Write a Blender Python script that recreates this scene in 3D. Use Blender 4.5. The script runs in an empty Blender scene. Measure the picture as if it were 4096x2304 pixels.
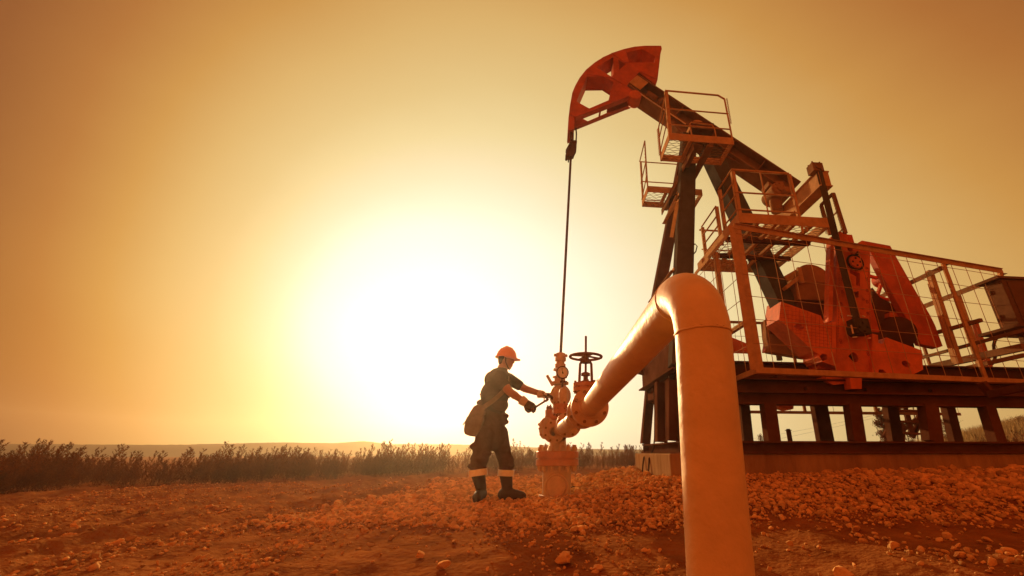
import bpy, bmesh, math, random
import numpy as np
HAZE_D, HAZE_G = 0.0028, 0.82
SKY_K = [1.57, -52.0, -0.71, 17.48, 10.57, 26.0, -0.34, -20.5]      # how far from the glow each part of the sky reads
SKY = [(0, (255, 255, 250), 1.05), (12, (255, 254, 246), 1.0), (21, (248, 243, 228), 1), (29, (236, 223, 186), 1), (36, (230, 208, 152), 1), (42, (221, 190, 128), 1),
       (50, (213, 171, 103), 1), (58, (198, 141, 68), 1), (66, (172, 105, 44), 1), (74, (140, 74, 28), 1), (84, (140, 62, 17), 1), (100, (204, 92, 30), 1.0), (180, (216, 98, 32), 1.0)]
from mathutils import Vector, Matrix, noise
R = math.radians
sc = bpy.context.scene
col = sc.collection
rnd = random.Random(7)

# ------------------------------------------------------------------ camera
F_PX, CX, CY, CAMH = 1600.0, 2368.0, 1152.0, 0.51
PITCH = math.atan(660 / F_PX)
ST, CT = math.sin(PITCH), math.cos(PITCH)
cam_d = bpy.data.cameras.new('camera'); cam = bpy.data.objects.new('camera', cam_d); col.objects.link(cam)
cam.location = (0, 0, CAMH); cam.rotation_euler = (R(90) + PITCH, 0, 0)
cam_d.sensor_fit = 'HORIZONTAL'; cam_d.sensor_width = 36; cam_d.lens = F_PX / 4096 * 36
cam_d.shift_x = -(CX - 2048) / 4096; cam_d.clip_start = 0.02; cam_d.clip_end = 4000
sc.camera = cam
sc.view_settings.view_transform = 'Standard'; sc.view_settings.look = 'None'
sc.view_settings.exposure = 0.0; sc.view_settings.gamma = 1
sc.cycles.max_bounces = 6; sc.cycles.volume_bounces = 0; sc.cycles.transparent_max_bounces = 8
sc.cycles.volume_max_steps = 64

def ray(px, py):
    yc = (CY - py) / F_PX; xc = (px - CX) / F_PX
    d = CT - yc * ST
    return Vector((xc / d, 1, (ST + yc * CT) / d))
def UY(px, py, y):                       # the point seen at a photo pixel, y metres ahead
    r = ray(px, py); return Vector((r.x * y, y, CAMH + r.z * y))
def UZ(px, py, z):
    r = ray(px, py); y = (z - CAMH) / r.z; return Vector((r.x * y, y, z))
def isec(px, py, P, N):
    r = ray(px, py); C0 = Vector((0, 0, CAMH))
    s = (P - C0).dot(N) / r.dot(N); return C0 + r * s

# ------------------------------------------------------------------ light and sky
SUN_AZ = math.atan(ray(1720, 1760).x); SUN_EL = R(14.0)
sd = Vector((math.sin(SUN_AZ) * math.cos(SUN_EL), math.cos(SUN_AZ) * math.cos(SUN_EL), math.sin(SUN_EL)))
sl = bpy.data.lights.new('sun', 'SUN'); sun = bpy.data.objects.new('sun', sl); col.objects.link(sun)
sl.energy = 5.0; sl.angle = R(0.6); sl.color = (1.0, 0.63, 0.28)
sun.rotation_euler = sd.to_track_quat('Z', 'Y').to_euler()
world = bpy.data.worlds.new("World"); sc.world = world; world.use_nodes = True
nt = world.node_tree; nt.nodes.clear()
def N(t, **k):
    n = nt.nodes.new(t)
    for a, b in k.items(): setattr(n, a, b)
    return n
L = nt.links.new
out = N('ShaderNodeOutputWorld')
sky = N('ShaderNodeTexSky', sky_type='NISHITA', sun_disc=False, sun_elevation=SUN_EL, sun_rotation=SUN_AZ)
sky.dust_density = 6; sky.air_density = 2.5
tint = N('ShaderNodeMix', data_type='RGBA', blend_type='MULTIPLY'); tint.inputs[0].default_value = 1
tint.inputs[7].default_value = (0.30, 0.24, 0.15, 1); L(sky.outputs[0], tint.inputs[6])
bg1 = N('ShaderNodeBackground'); bg1.inputs[1].default_value = 0.05; L(tint.outputs[2], bg1.inputs[0])
# glow and vignette put into the sky colour, brighter behind the camera as fill
tc = N('ShaderNodeTexCoord')
gdir = ray(1480, 1310).normalized()
dot = N('ShaderNodeVectorMath', operation='DOT_PRODUCT'); L(tc.outputs['Generated'], dot.inputs[0]); dot.inputs[1].default_value = gdir
ac = N('ShaderNodeMath', operation='ARCCOSINE'); L(dot.outputs['Value'], ac.inputs[0])
sep = N('ShaderNodeSeparateXYZ'); L(tc.outputs['Generated'], sep.inputs[0])
nz = N('ShaderNodeTexNoise'); nz.inputs['Scale'].default_value = 2.2; nz.inputs['Detail'].default_value = 4
mp = N('ShaderNodeMapping'); mp.inputs['Scale'].default_value = (1, 1, 3.5); L(tc.outputs['Generated'], mp.inputs[0]); L(mp.outputs[0], nz.inputs['Vector'])
def M2(op, a, b, c=None):
    m = N('ShaderNodeMath', operation=op)
    for i, v in enumerate((a, b, c)):
        if v is None: continue
        if isinstance(v, (int, float)): m.inputs[i].default_value = v
        else: L(v, m.inputs[i])
    return m.outputs[0]
a_deg = M2('MULTIPLY', ac.outputs[0], 180 / math.pi); dx, dzz = sep.outputs[0], sep.outputs[2]
E = M2('MULTIPLY_ADD', a_deg, SKY_K[0], SKY_K[7])
for k, t_ in ((1, dx), (2, dzz), (3, M2('MULTIPLY', dx, dx)), (4, M2('MULTIPLY', dzz, dzz)), (5, M2('MULTIPLY', dx, dzz)), (6, M2('MULTIPLY', M2('MULTIPLY', a_deg, a_deg), 1 / 90))):
    E = M2('MULTIPLY_ADD', t_, SKY_K[k], E)
E = M2('ADD', E, M2('MULTIPLY', M2('SUBTRACT', nz.outputs[0], 0.5), 3.0))
ang = M2('DIVIDE', E, 180)
ramp = N('ShaderNodeValToRGB'); L(ang, ramp.inputs[0])
def s2l(c): return tuple(((x / 255) / 12.92 if x / 255 <= 0.04045 else ((x / 255 + 0.055) / 1.055) ** 2.4) for x in c)
el = ramp.color_ramp.elements
while len(el) > 1: el.remove(el[-1])
for i, (deg, c, k) in enumerate(SKY):
    e = el[0] if i == 0 else el.new(deg / 180)
    e.position = deg / 180; e.color = tuple(v * k for v in s2l(c)) + (1,)
bg2 = N('ShaderNodeBackground'); L(ramp.outputs[0], bg2.inputs[0]); bg2.inputs[1].default_value = 1.0
ad = N('ShaderNodeAddShader'); L(bg1.outputs[0], ad.inputs[0]); L(bg2.outputs[0], ad.inputs[1]); L(ad.outputs[0], out.inputs[0])

# ------------------------------------------------------------------ materials
MATS = {}
def mat(name, c, rough=.6, metal=0, var=.25, scale=6, bump=.15, bscale=40, c2=None, spec=.4, island=0, trans=0, stretch=(1, 1, 1)):
    m = bpy.data.materials.new(name); m.use_nodes = True; n = m.node_tree; n.nodes.clear()
    o = n.nodes.new('ShaderNodeOutputMaterial'); b = n.nodes.new('ShaderNodeBsdfPrincipled')
    n.links.new(b.outputs[0], o.inputs[0])
    t = n.nodes.new('ShaderNodeTexCoord'); mpn = n.nodes.new('ShaderNodeMapping'); mpn.inputs['Scale'].default_value = stretch
    n.links.new(t.outputs['Object'], mpn.inputs[0])
    no = n.nodes.new('ShaderNodeTexNoise'); no.inputs['Scale'].default_value = scale; no.inputs['Detail'].default_value = 6; no.inputs['Roughness'].default_value = .65
    n.links.new(mpn.outputs[0], no.inputs['Vector'])
    r = n.nodes.new('ShaderNodeValToRGB'); r.color_ramp.elements[0].position = .3; r.color_ramp.elements[1].position = .7
    lo = c2 if c2 else tuple(v * (1 - var) for v in c); hi = c if c2 else tuple(min(1, v * (1 + var)) for v in c)
    r.color_ramp.elements[0].color = lo + (1,); r.color_ramp.elements[1].color = hi + (1,)
    n.links.new(no.outputs[0], r.inputs[0])
    last = r.outputs[0]
    if island:
        g = n.nodes.new('ShaderNodeNewGeometry'); h = n.nodes.new('ShaderNodeHueSaturation')
        mr = n.nodes.new('ShaderNodeMapRange'); mr.inputs[3].default_value = 1 - island; mr.inputs[4].default_value = 1 + island
        n.links.new(g.outputs['Random Per Island'], mr.inputs[0]); n.links.new(mr.outputs[0], h.inputs['Value'])
        n.links.new(last, h.inputs['Color']); last = h.outputs[0]
    n.links.new(last, b.inputs['Base Color'])
    b.inputs['Metallic'].default_value = metal; b.inputs['Specular IOR Level'].default_value = spec
    rr = n.nodes.new('ShaderNodeMapRange'); rr.inputs[3].default_value = max(.05, rough - .15); rr.inputs[4].default_value = min(1, rough + .15)
    n.links.new(no.outputs[0], rr.inputs[0]); n.links.new(rr.outputs[0], b.inputs['Roughness'])
    if bump:
        n2 = n.nodes.new('ShaderNodeTexNoise'); n2.inputs['Scale'].default_value = bscale; n2.inputs['Detail'].default_value = 5
        n.links.new(mpn.outputs[0], n2.inputs['Vector'])
        bp = n.nodes.new('ShaderNodeBump'); bp.inputs['Strength'].default_value = bump; bp.inputs['Distance'].default_value = .02
        n.links.new(n2.outputs[0], bp.inputs['Height']); n.links.new(bp.outputs[0], b.inputs['Normal'])
    if trans:
        tr = n.nodes.new('ShaderNodeBsdfTranslucent'); n.links.new(last, tr.inputs[0])
        mx = n.nodes.new('ShaderNodeMixShader'); mx.inputs[0].default_value = trans
        n.links.new(b.outputs[0], mx.inputs[1]); n.links.new(tr.outputs[0], mx.inputs[2]); n.links.new(mx.outputs[0], o.inputs[0])
    MATS[name] = m; return m

# ------------------------------------------------------------------ mesh helpers
def root_loc(p):
    while p is not None and p.parent is not None: p = p.parent
    return p.location.copy() if p is not None else Vector((0, 0, 0))
class MB:
    def __init__(s): s.v = []; s.f = []; s.sm = []
    def add(s, vs, fs, smooth=False):
        o = len(s.v); s.v += [tuple(v) for v in vs]; s.f += [tuple(i + o for i in f) for f in fs]; s.sm += [smooth] * len(fs); return s
    def hexa(s, p):                                       # 8 points: lower 4, upper 4 in order
        return s.add(p, [(3, 2, 1, 0), (4, 5, 6, 7), (0, 1, 5, 4), (1, 2, 6, 5), (2, 3, 7, 6), (3, 0, 4, 7)])
    def box(s, c, ax, ay, az):
        c = Vector(c); P = []
        for k in (-1, 1):
            for i, j in ((-1, -1), (1, -1), (1, 1), (-1, 1)): P.append(c + ax * i + ay * j + az * k)
        return s.hexa(P)
    def bar(s, p, q, w, h=None, up=None):                 # rectangular bar, w across, h along up
        p, q = Vector(p), Vector(q); h = h or w; d = (q - p)
        if d.length < 1e-6: return s
        d.normalize(); up = Vector(up or (0, 0, 1))
        sx = d.cross(up)
        if sx.length < .05: sx = d.cross(Vector((0.1, 1, 0)))
        sx.normalize(); uy = sx.cross(d).normalized()
        P = []
        for b in (p, q):
            for i, j in ((-1, -1), (1, -1), (1, 1), (-1, 1)): P.append(b + sx * i * w / 2 + uy * j * h / 2)
        return s.add(P, [(3, 2, 1, 0), (4, 5, 6, 7), (0, 1, 5, 4), (1, 2, 6, 5), (2, 3, 7, 6), (3, 0, 4, 7)])
    def ibeam(s, p, q, w, h, up=None, tf=.02, tw=.014):
        p, q = Vector(p), Vector(q); d = (q - p).normalized(); up = Vector(up or (0, 0, 1))
        sx = d.cross(up).normalized(); uy = sx.cross(d).normalized()
        for k in (-1, 1): s.bar(p + uy * k * (h / 2 - tf / 2), q + uy * k * (h / 2 - tf / 2), w, tf, uy)
        s.bar(p, q, tw, h - 2 * tf, uy); return s
    def angle(s, p, q, w, d1, d2, t=.006):                # angle iron: legs along d1 and d2 from the corner line
        d1 = Vector(d1).normalized(); d2 = Vector(d2).normalized(); p, q = Vector(p), Vector(q)
        for a, b in ((d1, d2), (d2, d1)):
            P = [p, p + a * w, p + a * w + b * t, p + b * t]; Q = [x + (q - p) for x in P]
            s.hexa([P[0], P[1], P[2], P[3], Q[0], Q[1], Q[2], Q[3]])
        return s
    def tube(s, pts, r, n=10, cap=True, smooth=True, closed=False):
        pts = [Vector(p) for p in pts]; rs = r if isinstance(r, (list, tuple)) else [r] * len(pts)
        m = len(pts); rings = []; prev = None
        for i, p in enumerate(pts):
            if closed: d = pts[(i + 1) % m] - pts[i - 1]
            else: d = pts[min(i + 1, m - 1)] - pts[max(i - 1, 0)]
            d.normalize()
            if prev is None:
                a = d.cross(Vector((0, 0, 1)))
                if a.length < .1: a = d.cross(Vector((1, 0, 0)))
            else: a = prev - d * prev.dot(d)
            a.normalize(); b = d.cross(a); prev = a
            rings.append([p + (a * math.cos(t) + b * math.sin(t)) * rs[i] for t in [2 * math.pi * k / n for k in range(n)]])
        V = [v for rg in rings for v in rg]; Fs = []
        for i in range(m if closed else m - 1):
            j = (i + 1) % m
            for k in range(n): Fs.append((i * n + k, i * n + (k + 1) % n, j * n + (k + 1) % n, j * n + k))
        s.add(V, Fs, smooth)
        if cap and not closed:
            s.add(rings[0], [tuple(reversed(range(n)))]); s.add(rings[-1], [tuple(range(n))])
        return s
    def cyl(s, p, q, r, n=20, r2=None): return s.tube([p, q], [r, r if r2 is None else r2], n)
    def lathe(s, p, ax, prof, n=28, smooth=True):         # prof: (distance along axis, radius), flat-shaded steps read as edges
        p = Vector(p); d = Vector(ax).normalized(); a = d.cross(Vector((0, 0, 1)))
        if a.length < .1: a = d.cross(Vector((1, 0, 0)))
        a.normalize(); b = d.cross(a)
        for (t0, r0), (t1, r1) in zip(prof[:-1], prof[1:]):
            V = []
            for t, r in ((t0, r0), (t1, r1)):
                for k in range(n):
                    w = 2 * math.pi * k / n; V.append(p + d * t + (a * math.cos(w) + b * math.sin(w)) * max(r, 1e-5))
            s.add(V, [(k, (k + 1) % n, n + (k + 1) % n, n + k) for k in range(n)], smooth and abs(t1 - t0) > 1e-6)
        return s
    def ring_bolts(s, c, ax, rad, k, br, bl, ph=0):       # hexagonal bolt heads on a circle
        d = Vector(ax).normalized(); a = d.cross(Vector((0, 0, 1)))
        if a.length < .1: a = d.cross(Vector((1, 0, 0)))
        a.normalize(); b = d.cross(a)
        for i in range(k):
            w = 2 * math.pi * (i + ph) / k; p = Vector(c) + (a * math.cos(w) + b * math.sin(w)) * rad
            s.tube([p, p + d * bl], br, 6, smooth=False)
        return s
    def prism(s, pts, off):
        n = len(pts); off = Vector(off); P = [Vector(p) for p in pts]
        me = bmesh.new(); vs = [me.verts.new(p) for p in P]; es = [me.edges.new((vs[i], vs[(i + 1) % n])) for i in range(n)]
        g = bmesh.ops.triangle_fill(me, use_beauty=True, edges=es)
        me.verts.index_update(); fs = [tuple(v.index for v in f.verts) for f in me.faces]; me.free()
        s.add(P, fs); s.add([p + off for p in P], [tuple(reversed(f)) for f in fs])
        s.add(P + [p + off for p in P], [(i, (i + 1) % n, n + (i + 1) % n, n + i) for i in range(n)]); return s
    def build(s, name, m, parent=None, label=None, bevel=0, cat=None, group=None, kind=None, subsurf=0):
        me = bpy.data.meshes.new(name); org = root_loc(parent)
        if len(s.v):
            A = np.array(s.v, dtype=float) - np.array(org); me.from_pydata(A.tolist(), [], s.f)
        me.polygons.foreach_set('use_smooth', s.sm[:len(me.polygons)]); me.update()
        bm = bmesh.new(); bm.from_mesh(me); bmesh.ops.recalc_face_normals(bm, faces=bm.faces); bm.to_mesh(me); bm.free()
        o = bpy.data.objects.new(name, me); col.objects.link(o); o.parent = parent
        if m: me.materials.append(MATS[m] if isinstance(m, str) else m)
        if bevel:
            b = o.modifiers.new('b', 'BEVEL'); b.width = bevel; b.segments = 1; b.limit_method = 'ANGLE'
        if subsurf:
            b = o.modifiers.new('s', 'SUBSURF'); b.levels = b.render_levels = subsurf
        if label: o['label'] = label
        if cat: o['category'] = cat
        if group: o['group'] = group
        if kind: o['kind'] = kind
        return o
def thing(name, label, cat, loc=(0, 0, 0), group=None):
    o = bpy.data.objects.new(name, None); col.objects.link(o); o.location = loc; o.empty_display_size = .1
    o['label'] = label; o['category'] = cat
    if group: o['group'] = group
    return o
def npmesh(name, V, Fc, m, smooth=False, kind=None, parent=None):
    me = bpy.data.meshes.new(name); me.vertices.add(len(V)); me.vertices.foreach_set('co', np.asarray(V, dtype=np.float32).ravel())
    k = Fc.shape[1]; me.loops.add(Fc.size); me.loops.foreach_set('vertex_index', Fc.astype(np.int32).ravel())
    me.polygons.add(len(Fc)); me.polygons.foreach_set('loop_start', (np.arange(len(Fc)) * k).astype(np.int32))
    me.polygons.foreach_set('loop_total', np.full(len(Fc), k, dtype=np.int32)); me.polygons.foreach_set('use_smooth', np.full(len(Fc), smooth))
    me.update(calc_edges=True); me.validate()
    o = bpy.data.objects.new(name, me); col.objects.link(o); me.materials.append(MATS[m]); o.parent = parent
    if kind: o['kind'] = kind
    return o
# photo detail crops -> photo pixels
def crop(x0, y0, k): return lambda x, y: (x0 + k * x, y0 + k * y)
cA = crop(2200, 150, .3451); cB = crop(2500, 300, .4140); cC = crop(2500, 800, .4831); cD = crop(3200, 600, .4141)
cE = crop(2900, 1100, .4141); cF = crop(3396, 1000, .3796); cG = crop(2500, 1450, .3795); cH = crop(3196, 1450, .3796)
cI = crop(3200, 900, .2484); cJ = crop(3200, 1240, .2484); cM = crop(1750, 1350, .4831); cW = crop(2050, 1300, .5176)
# ------------------------------------------------------------------ terrain
def sstep(a, b, x):
    t = np.clip((x - a) / (b - a), 0, 1); return t * t * (3 - 2 * t)
_rs = np.random.RandomState(3); _tab = _rs.rand(256, 256)
def vn(x, y):
    xi = np.floor(x).astype(int); yi = np.floor(y).astype(int); fx = x - xi; fy = y - yi
    fx = fx * fx * (3 - 2 * fx); fy = fy * fy * (3 - 2 * fy); g = lambda i, j: _tab[i % 256, j % 256]
    return (g(xi, yi) * (1 - fx) + g(xi + 1, yi) * fx) * (1 - fy) + (g(xi, yi + 1) * (1 - fx) + g(xi + 1, yi + 1) * fx) * fy
def fbm(x, y, f, o=4):
    s = 0; a = .5
    for k in range(o): s = s + a * (vn(x * f + 17 * k, y * f + 31 * k) - .5); a *= .5; f *= 2.03
    return s
PHI = R(6); AX = Vector((math.cos(PHI), math.sin(PHI), 0)); TX = Vector((-math.sin(PHI), math.cos(PHI), 0)); UP = Vector((0, 0, 1))
WELL = UY(2243, 1399, 5.5); WELL.z = 0
def PW(u, v, z): return WELL + AX * u + TX * v + UP * z
def PJ(px, py, v): return isec(px, py, WELL + TX * v, TX)
def uvz(p): d = p - WELL; return d.dot(AX), d.dot(TX), p.z
def ground_h(x, y):
    x = np.asarray(x, float); y = np.asarray(y, float)
    r = np.hypot(x, y)
    u = (x - WELL.x) * AX.x + (y - WELL.y) * AX.y; v = (x - WELL.x) * TX.x + (y - WELL.y) * TX.y
    h = fbm(x, y, .35) * .10 * np.clip(r / 6, .3, 3) + fbm(x, y, 1.9) * .055 + fbm(x, y, 9, 3) * .028
    far = sstep(25, 60, r); h = h * (1 - far * .5)
    # gravel bank against the foundation
    dfront = np.where(v < 0, -.93 - v, v - .93); dd = np.hypot(np.maximum(dfront, 0), np.maximum(1.19 - u, 0))
    amp = .27 + .012 * np.clip(u - 1, 0, 8)
    bank = amp * (1 - sstep(.0, 1.75, dd)) + .02 * fbm(x, y, 4)
    h = h * (1 - .6 * (1 - sstep(0, 1.5, dd))) + bank
    # flatten where the worker and wellhead stand
    w = np.exp(-((x + .8) ** 2 / 1.2 + (y - 5.4) ** 2 / .4)); h = h * (1 - .95 * w)
    # wheel ruts on the dirt track, running away past the well pad
    tr = sstep(-2.2, -3.2, x) * (1 - sstep(14, 20, r)); wob = x + fbm(x * 0 + 1, y, .25) * 1.2
    h = h + tr * (.05 * np.sin(wob * 5.6) ** 3 + fbm(x * 3.5, y * .8, 1.6) * .09 + fbm(x * 2.5, y, 8, 3) * .05)
    # rise of the grassy slope beyond the far end of the pump
    s = np.clip(x - .60 * y - 1.5, 0, 40) * sstep(16, 26, y); h = h + .20 * s
    # camera stands on bare dirt
    h = h - .10 * (1 - sstep(1.0, 3.2, r))
    return h
def gz(x, y): return float(ground_h(x, y))
def build_ground():
    nr, na = 460, 760
    t = np.linspace(0, 1, nr); rr = .25 * (117 / .25) ** t
    an = np.linspace(-R(78), R(62), na)
    RR, AA = np.meshgrid(rr, an, indexing='ij'); X = RR * np.sin(AA); Y = RR * np.cos(AA); Z = ground_h(X, Y)
    V = np.stack([X, Y, Z], -1).reshape(-1, 3)
    i = np.arange(nr - 1)[:, None] * na + np.arange(na - 1)[None]; Fc = np.stack([i, i + 1, i + na + 1, i + na], -1).reshape(-1, 4)
    # plain skirt that closes the sheet behind and beside the camera
    a2 = np.linspace(R(62), R(282), 60); r2 = np.array([.25, 3, 40, 117.]); R2, A2 = np.meshgrid(r2, a2, indexing='ij')
    X2 = R2 * np.sin(A2); Y2 = R2 * np.cos(A2); V2 = np.stack([X2, Y2, X2 * 0 - .12], -1).reshape(-1, 3)
    j = np.arange(3)[:, None] * 60 + np.arange(59)[None]; F2 = np.stack([j, j + 1, j + 61, j + 60], -1).reshape(-1, 4) + len(V)
    o = npmesh('ground', np.vstack([V, V2]), np.vstack([Fc, F2]), 'dirt', True, 'structure')
    return o
mat('dirt', (.38, .15, .042), .85, c2=(.17, .058, .016), scale=3.2, bump=1.0, bscale=26, spec=0)
mat('stone', (.64, .36, .14), .85, var=.15, scale=14, bump=.5, bscale=60, island=.35, spec=0)
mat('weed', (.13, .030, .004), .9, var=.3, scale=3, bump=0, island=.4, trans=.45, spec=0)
mat('drygrass', (.30, .20, .08), .8, var=.3, scale=3, bump=0, island=.3, trans=.4, spec=0)
mat('hill', (.20, .14, .08), .9, var=.25, scale=.05, bump=0, spec=0)
build_ground()

# ------------------------------------------------------------------ distant hills
def hills():
    pts = [(-60, 8.5), (-48, 9), (-44, 9.5), (-40, 11.5), (-36, 13.5), (-31, 13.5), (-28, 16.5), (-25, 12.5), (-22, 13), (-18, 13), (-13, 12), (-9, 9.5), (-4, 7.5), (2, 6.2), (10, 5.5), (60, 6)]
    az = np.linspace(-72, 62, 600); d = 94.
    px = (np.tan(np.radians(az)))
    H = np.interp(az, [p[0] for p in pts], [p[1] for p in pts]) + fbm(az * 1.0, az * 0, 3.1) * .7
    V = []
    for k, (dd, hh) in enumerate(((-12, -6), (-2, .62), (4, .9), (10, 1.0), (20, .7))):
        for a, h in zip(az, H):
            z = -1 if k == 0 else .51 + (h * hh - .51) * .148 + .06 * float(fbm(a * 2, k * 9., 2.0)); rr = d + dd
            V.append((rr * math.sin(R(a)), rr * math.cos(R(a)), z))
    n = len(az); i = np.arange(4)[:, None] * n + np.arange(n - 1)[None]
    npmesh('hills', np.array(V), np.stack([i, i + 1, i + n + 1, i + n], -1).reshape(-1, 4), 'hill', True, 'structure')
hills()

# ------------------------------------------------------------------ gravel
def ico(sub):
    bm = bmesh.new(); bmesh.ops.create_icosphere(bm, subdivisions=sub, radius=1); bm.verts.ensure_lookup_table()
    V = np.array([v.co[:] for v in bm.verts]); Fc = np.array([[v.index for v in f.verts] for f in bm.faces]); bm.free(); return V, Fc
def scatter_stones(name, X, Y, S, sub, seed, m='stone', sink=.32, flat=.62):
    rs = np.random.RandomState(seed); V0, F0 = ico(sub); n = len(X); k = len(V0)
    P = np.repeat(V0[None], n, 0) * (1 + (rs.rand(n, k, 1) - .5) * (.55 if sub == 1 else .35))
    if sub > 1:                                             # chop facets so that stones look broken rather than round
        for q in range(9):
            d = rs.randn(n, 1, 3); d /= np.linalg.norm(d, axis=2, keepdims=True); lim = .52 + .25 * rs.rand(n, 1)
            pr = (P * d).sum(2); ex = np.maximum(pr - lim, 0); P = P - ex[..., None] * d
    P = P * (np.stack([1 + .5 * rs.rand(n), .75 + .35 * rs.rand(n), flat + .3 * rs.rand(n)], -1)[:, None] * S[:, None, None])
    a = rs.rand(n) * 6.283; ca, sa = np.cos(a)[:, None], np.sin(a)[:, None]; tl = (rs.rand(n, 1) - .5) * 1.1
    z = P[..., 2] * np.cos(tl) - P[..., 0] * np.sin(tl); x = P[..., 2] * np.sin(tl) + P[..., 0] * np.cos(tl)
    xx = x * ca - P[..., 1] * sa; yy = x * sa + P[..., 1] * ca
    Z = ground_h(X, Y) + S * flat * (1 - 2 * sink) + rs.rand(n) * S * .5
    V = np.stack([xx + X[:, None], yy + Y[:, None], z + Z[:, None]], -1).reshape(-1, 3)
    Fc = (F0[None] + (np.arange(n) * k)[:, None, None]).reshape(-1, 3)
    return V, Fc
def gravel_density(x, y):
    u = (x - WELL.x) * AX.x + (y - WELL.y) * AX.y; v = (x - WELL.x) * TX.x + (y - WELL.y) * TX.y
    pad = sstep(-3.0, -2.5, x + fbm(x, y, .8) * .8) * sstep(3.0, 4.0, y + fbm(x, y, .9) * 1.3) * (1 - sstep(8.5, 10.5, y))
    front = sstep(-2.6, -1.9, v + fbm(x, y, 1.3) * .9) * sstep(.4, 1.0, u) ; pad = np.maximum(pad * np.where(u > 1, front, 1), .0)
    scat = (.10 * sstep(.55, .8, vn(x * 1.7, y * 1.7)) + .012) * sstep(-3.2, -1.2, x)
    rid = .12 * np.exp(-((x + 2.75 - .1 * np.sin(y * 2)) / .16) ** 2) * sstep(1.5, 2.5, y) * (1 - sstep(5, 8, y)) + .05 * np.exp(-((x + 3.9) / .15) ** 2)
    inside = (np.abs(v) < .9) & (u > 1.2)
    return np.where(inside, 0, np.maximum(pad, np.maximum(scat, rid * .6)))
def gravel():
    rs = np.random.RandomState(11); out = []
    def gen(n, y0, y1, smin, smax, sub, seed, az=(-60, 48)):
        a = np.radians(rs.uniform(az[0], az[1], n)); r = np.sqrt(rs.uniform(y0 ** 2, y1 ** 2, n)); X = r * np.sin(a); Y = r * np.cos(a)
        k = rs.rand(n) < gravel_density(X, Y); X, Y = X[k], Y[k]; S = smin + (smax - smin) * rs.rand(len(X)) ** 2.2
        return scatter_stones('g', X, Y, S, sub, seed)
    def track(n):                                             # grit and small stones thrown up along the wheel ruts
        Y = rs.uniform(1.2, 8, n); lane = rs.choice([-1.9, -2.75, -3.5, -4.3, -5.2, -6.2], n); X = lane + rs.randn(n) * .14 + .12 * np.sin(Y * 1.7 + lane); S = .004 + .012 * rs.rand(n) ** 3
        return scatter_stones('g', X, Y, S, 1, 8)
    parts = [gen(22000, .9, 3.6, .005, .018, 2, 1), gen(38000, 3.0, 6.3, .010, .031, 2, 2), gen(30000, 5.5, 10.5, .022, .05, 1, 3),
             gen(26000, .9, 4.5, .005, .011, 1, 4), track(9000)]
    V = []; Fc = []; o = 0
    for v, f in parts: V.append(v); Fc.append(f + o); o += len(v)
    ob = npmesh('gravel', np.vstack(V), np.vstack(Fc), 'stone', False, 'stuff'); ob['label'] = 'pale crushed stone spread over the well pad and banked against the foundation'; ob['category'] = 'gravel'
gravel()
def rocks():
    spots = [((2250, 2258), .05, 'pale blocky rock lying alone in the dirt near the bottom edge'), ((2130, 2175), .022, 'small pale wedge-shaped rock on the dirt below the wellhead'),
             ((1640, 2015), .045, 'upright pale rock on the heap behind the worker'), ((2395, 2272), .03, 'flat pale rock in the dirt just before the near pipe leg'),
             ((3320, 2000), .05, 'large flat pale stone high on the gravel bank before the foundation'), ((1680, 2225), .03, 'thin slab of pale rock half sunk in the dirt track'),
             ((2320, 2120), .035, 'rounded pale rock among clods in front of the wellhead'), ((1770, 2268), .035, 'lens-shaped pale stone at the lower edge of the dirt')]
    for i, ((px, py), s, lb) in enumerate(spots):
        p = UZ(px, py, 0.0)
        for _ in range(3): p = UZ(px, py, gz(p.x, p.y) + .01)
        V, Fc = scatter_stones('r', np.array([p.x]), np.array([p.y]), np.array([s]), 3, 50 + i, sink=.3)
        o = npmesh('rock', V, Fc, 'stone', False); o['label'] = lb; o['category'] = 'rock'; o['group'] = 'larger rocks lying on the pad'
rocks()

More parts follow.
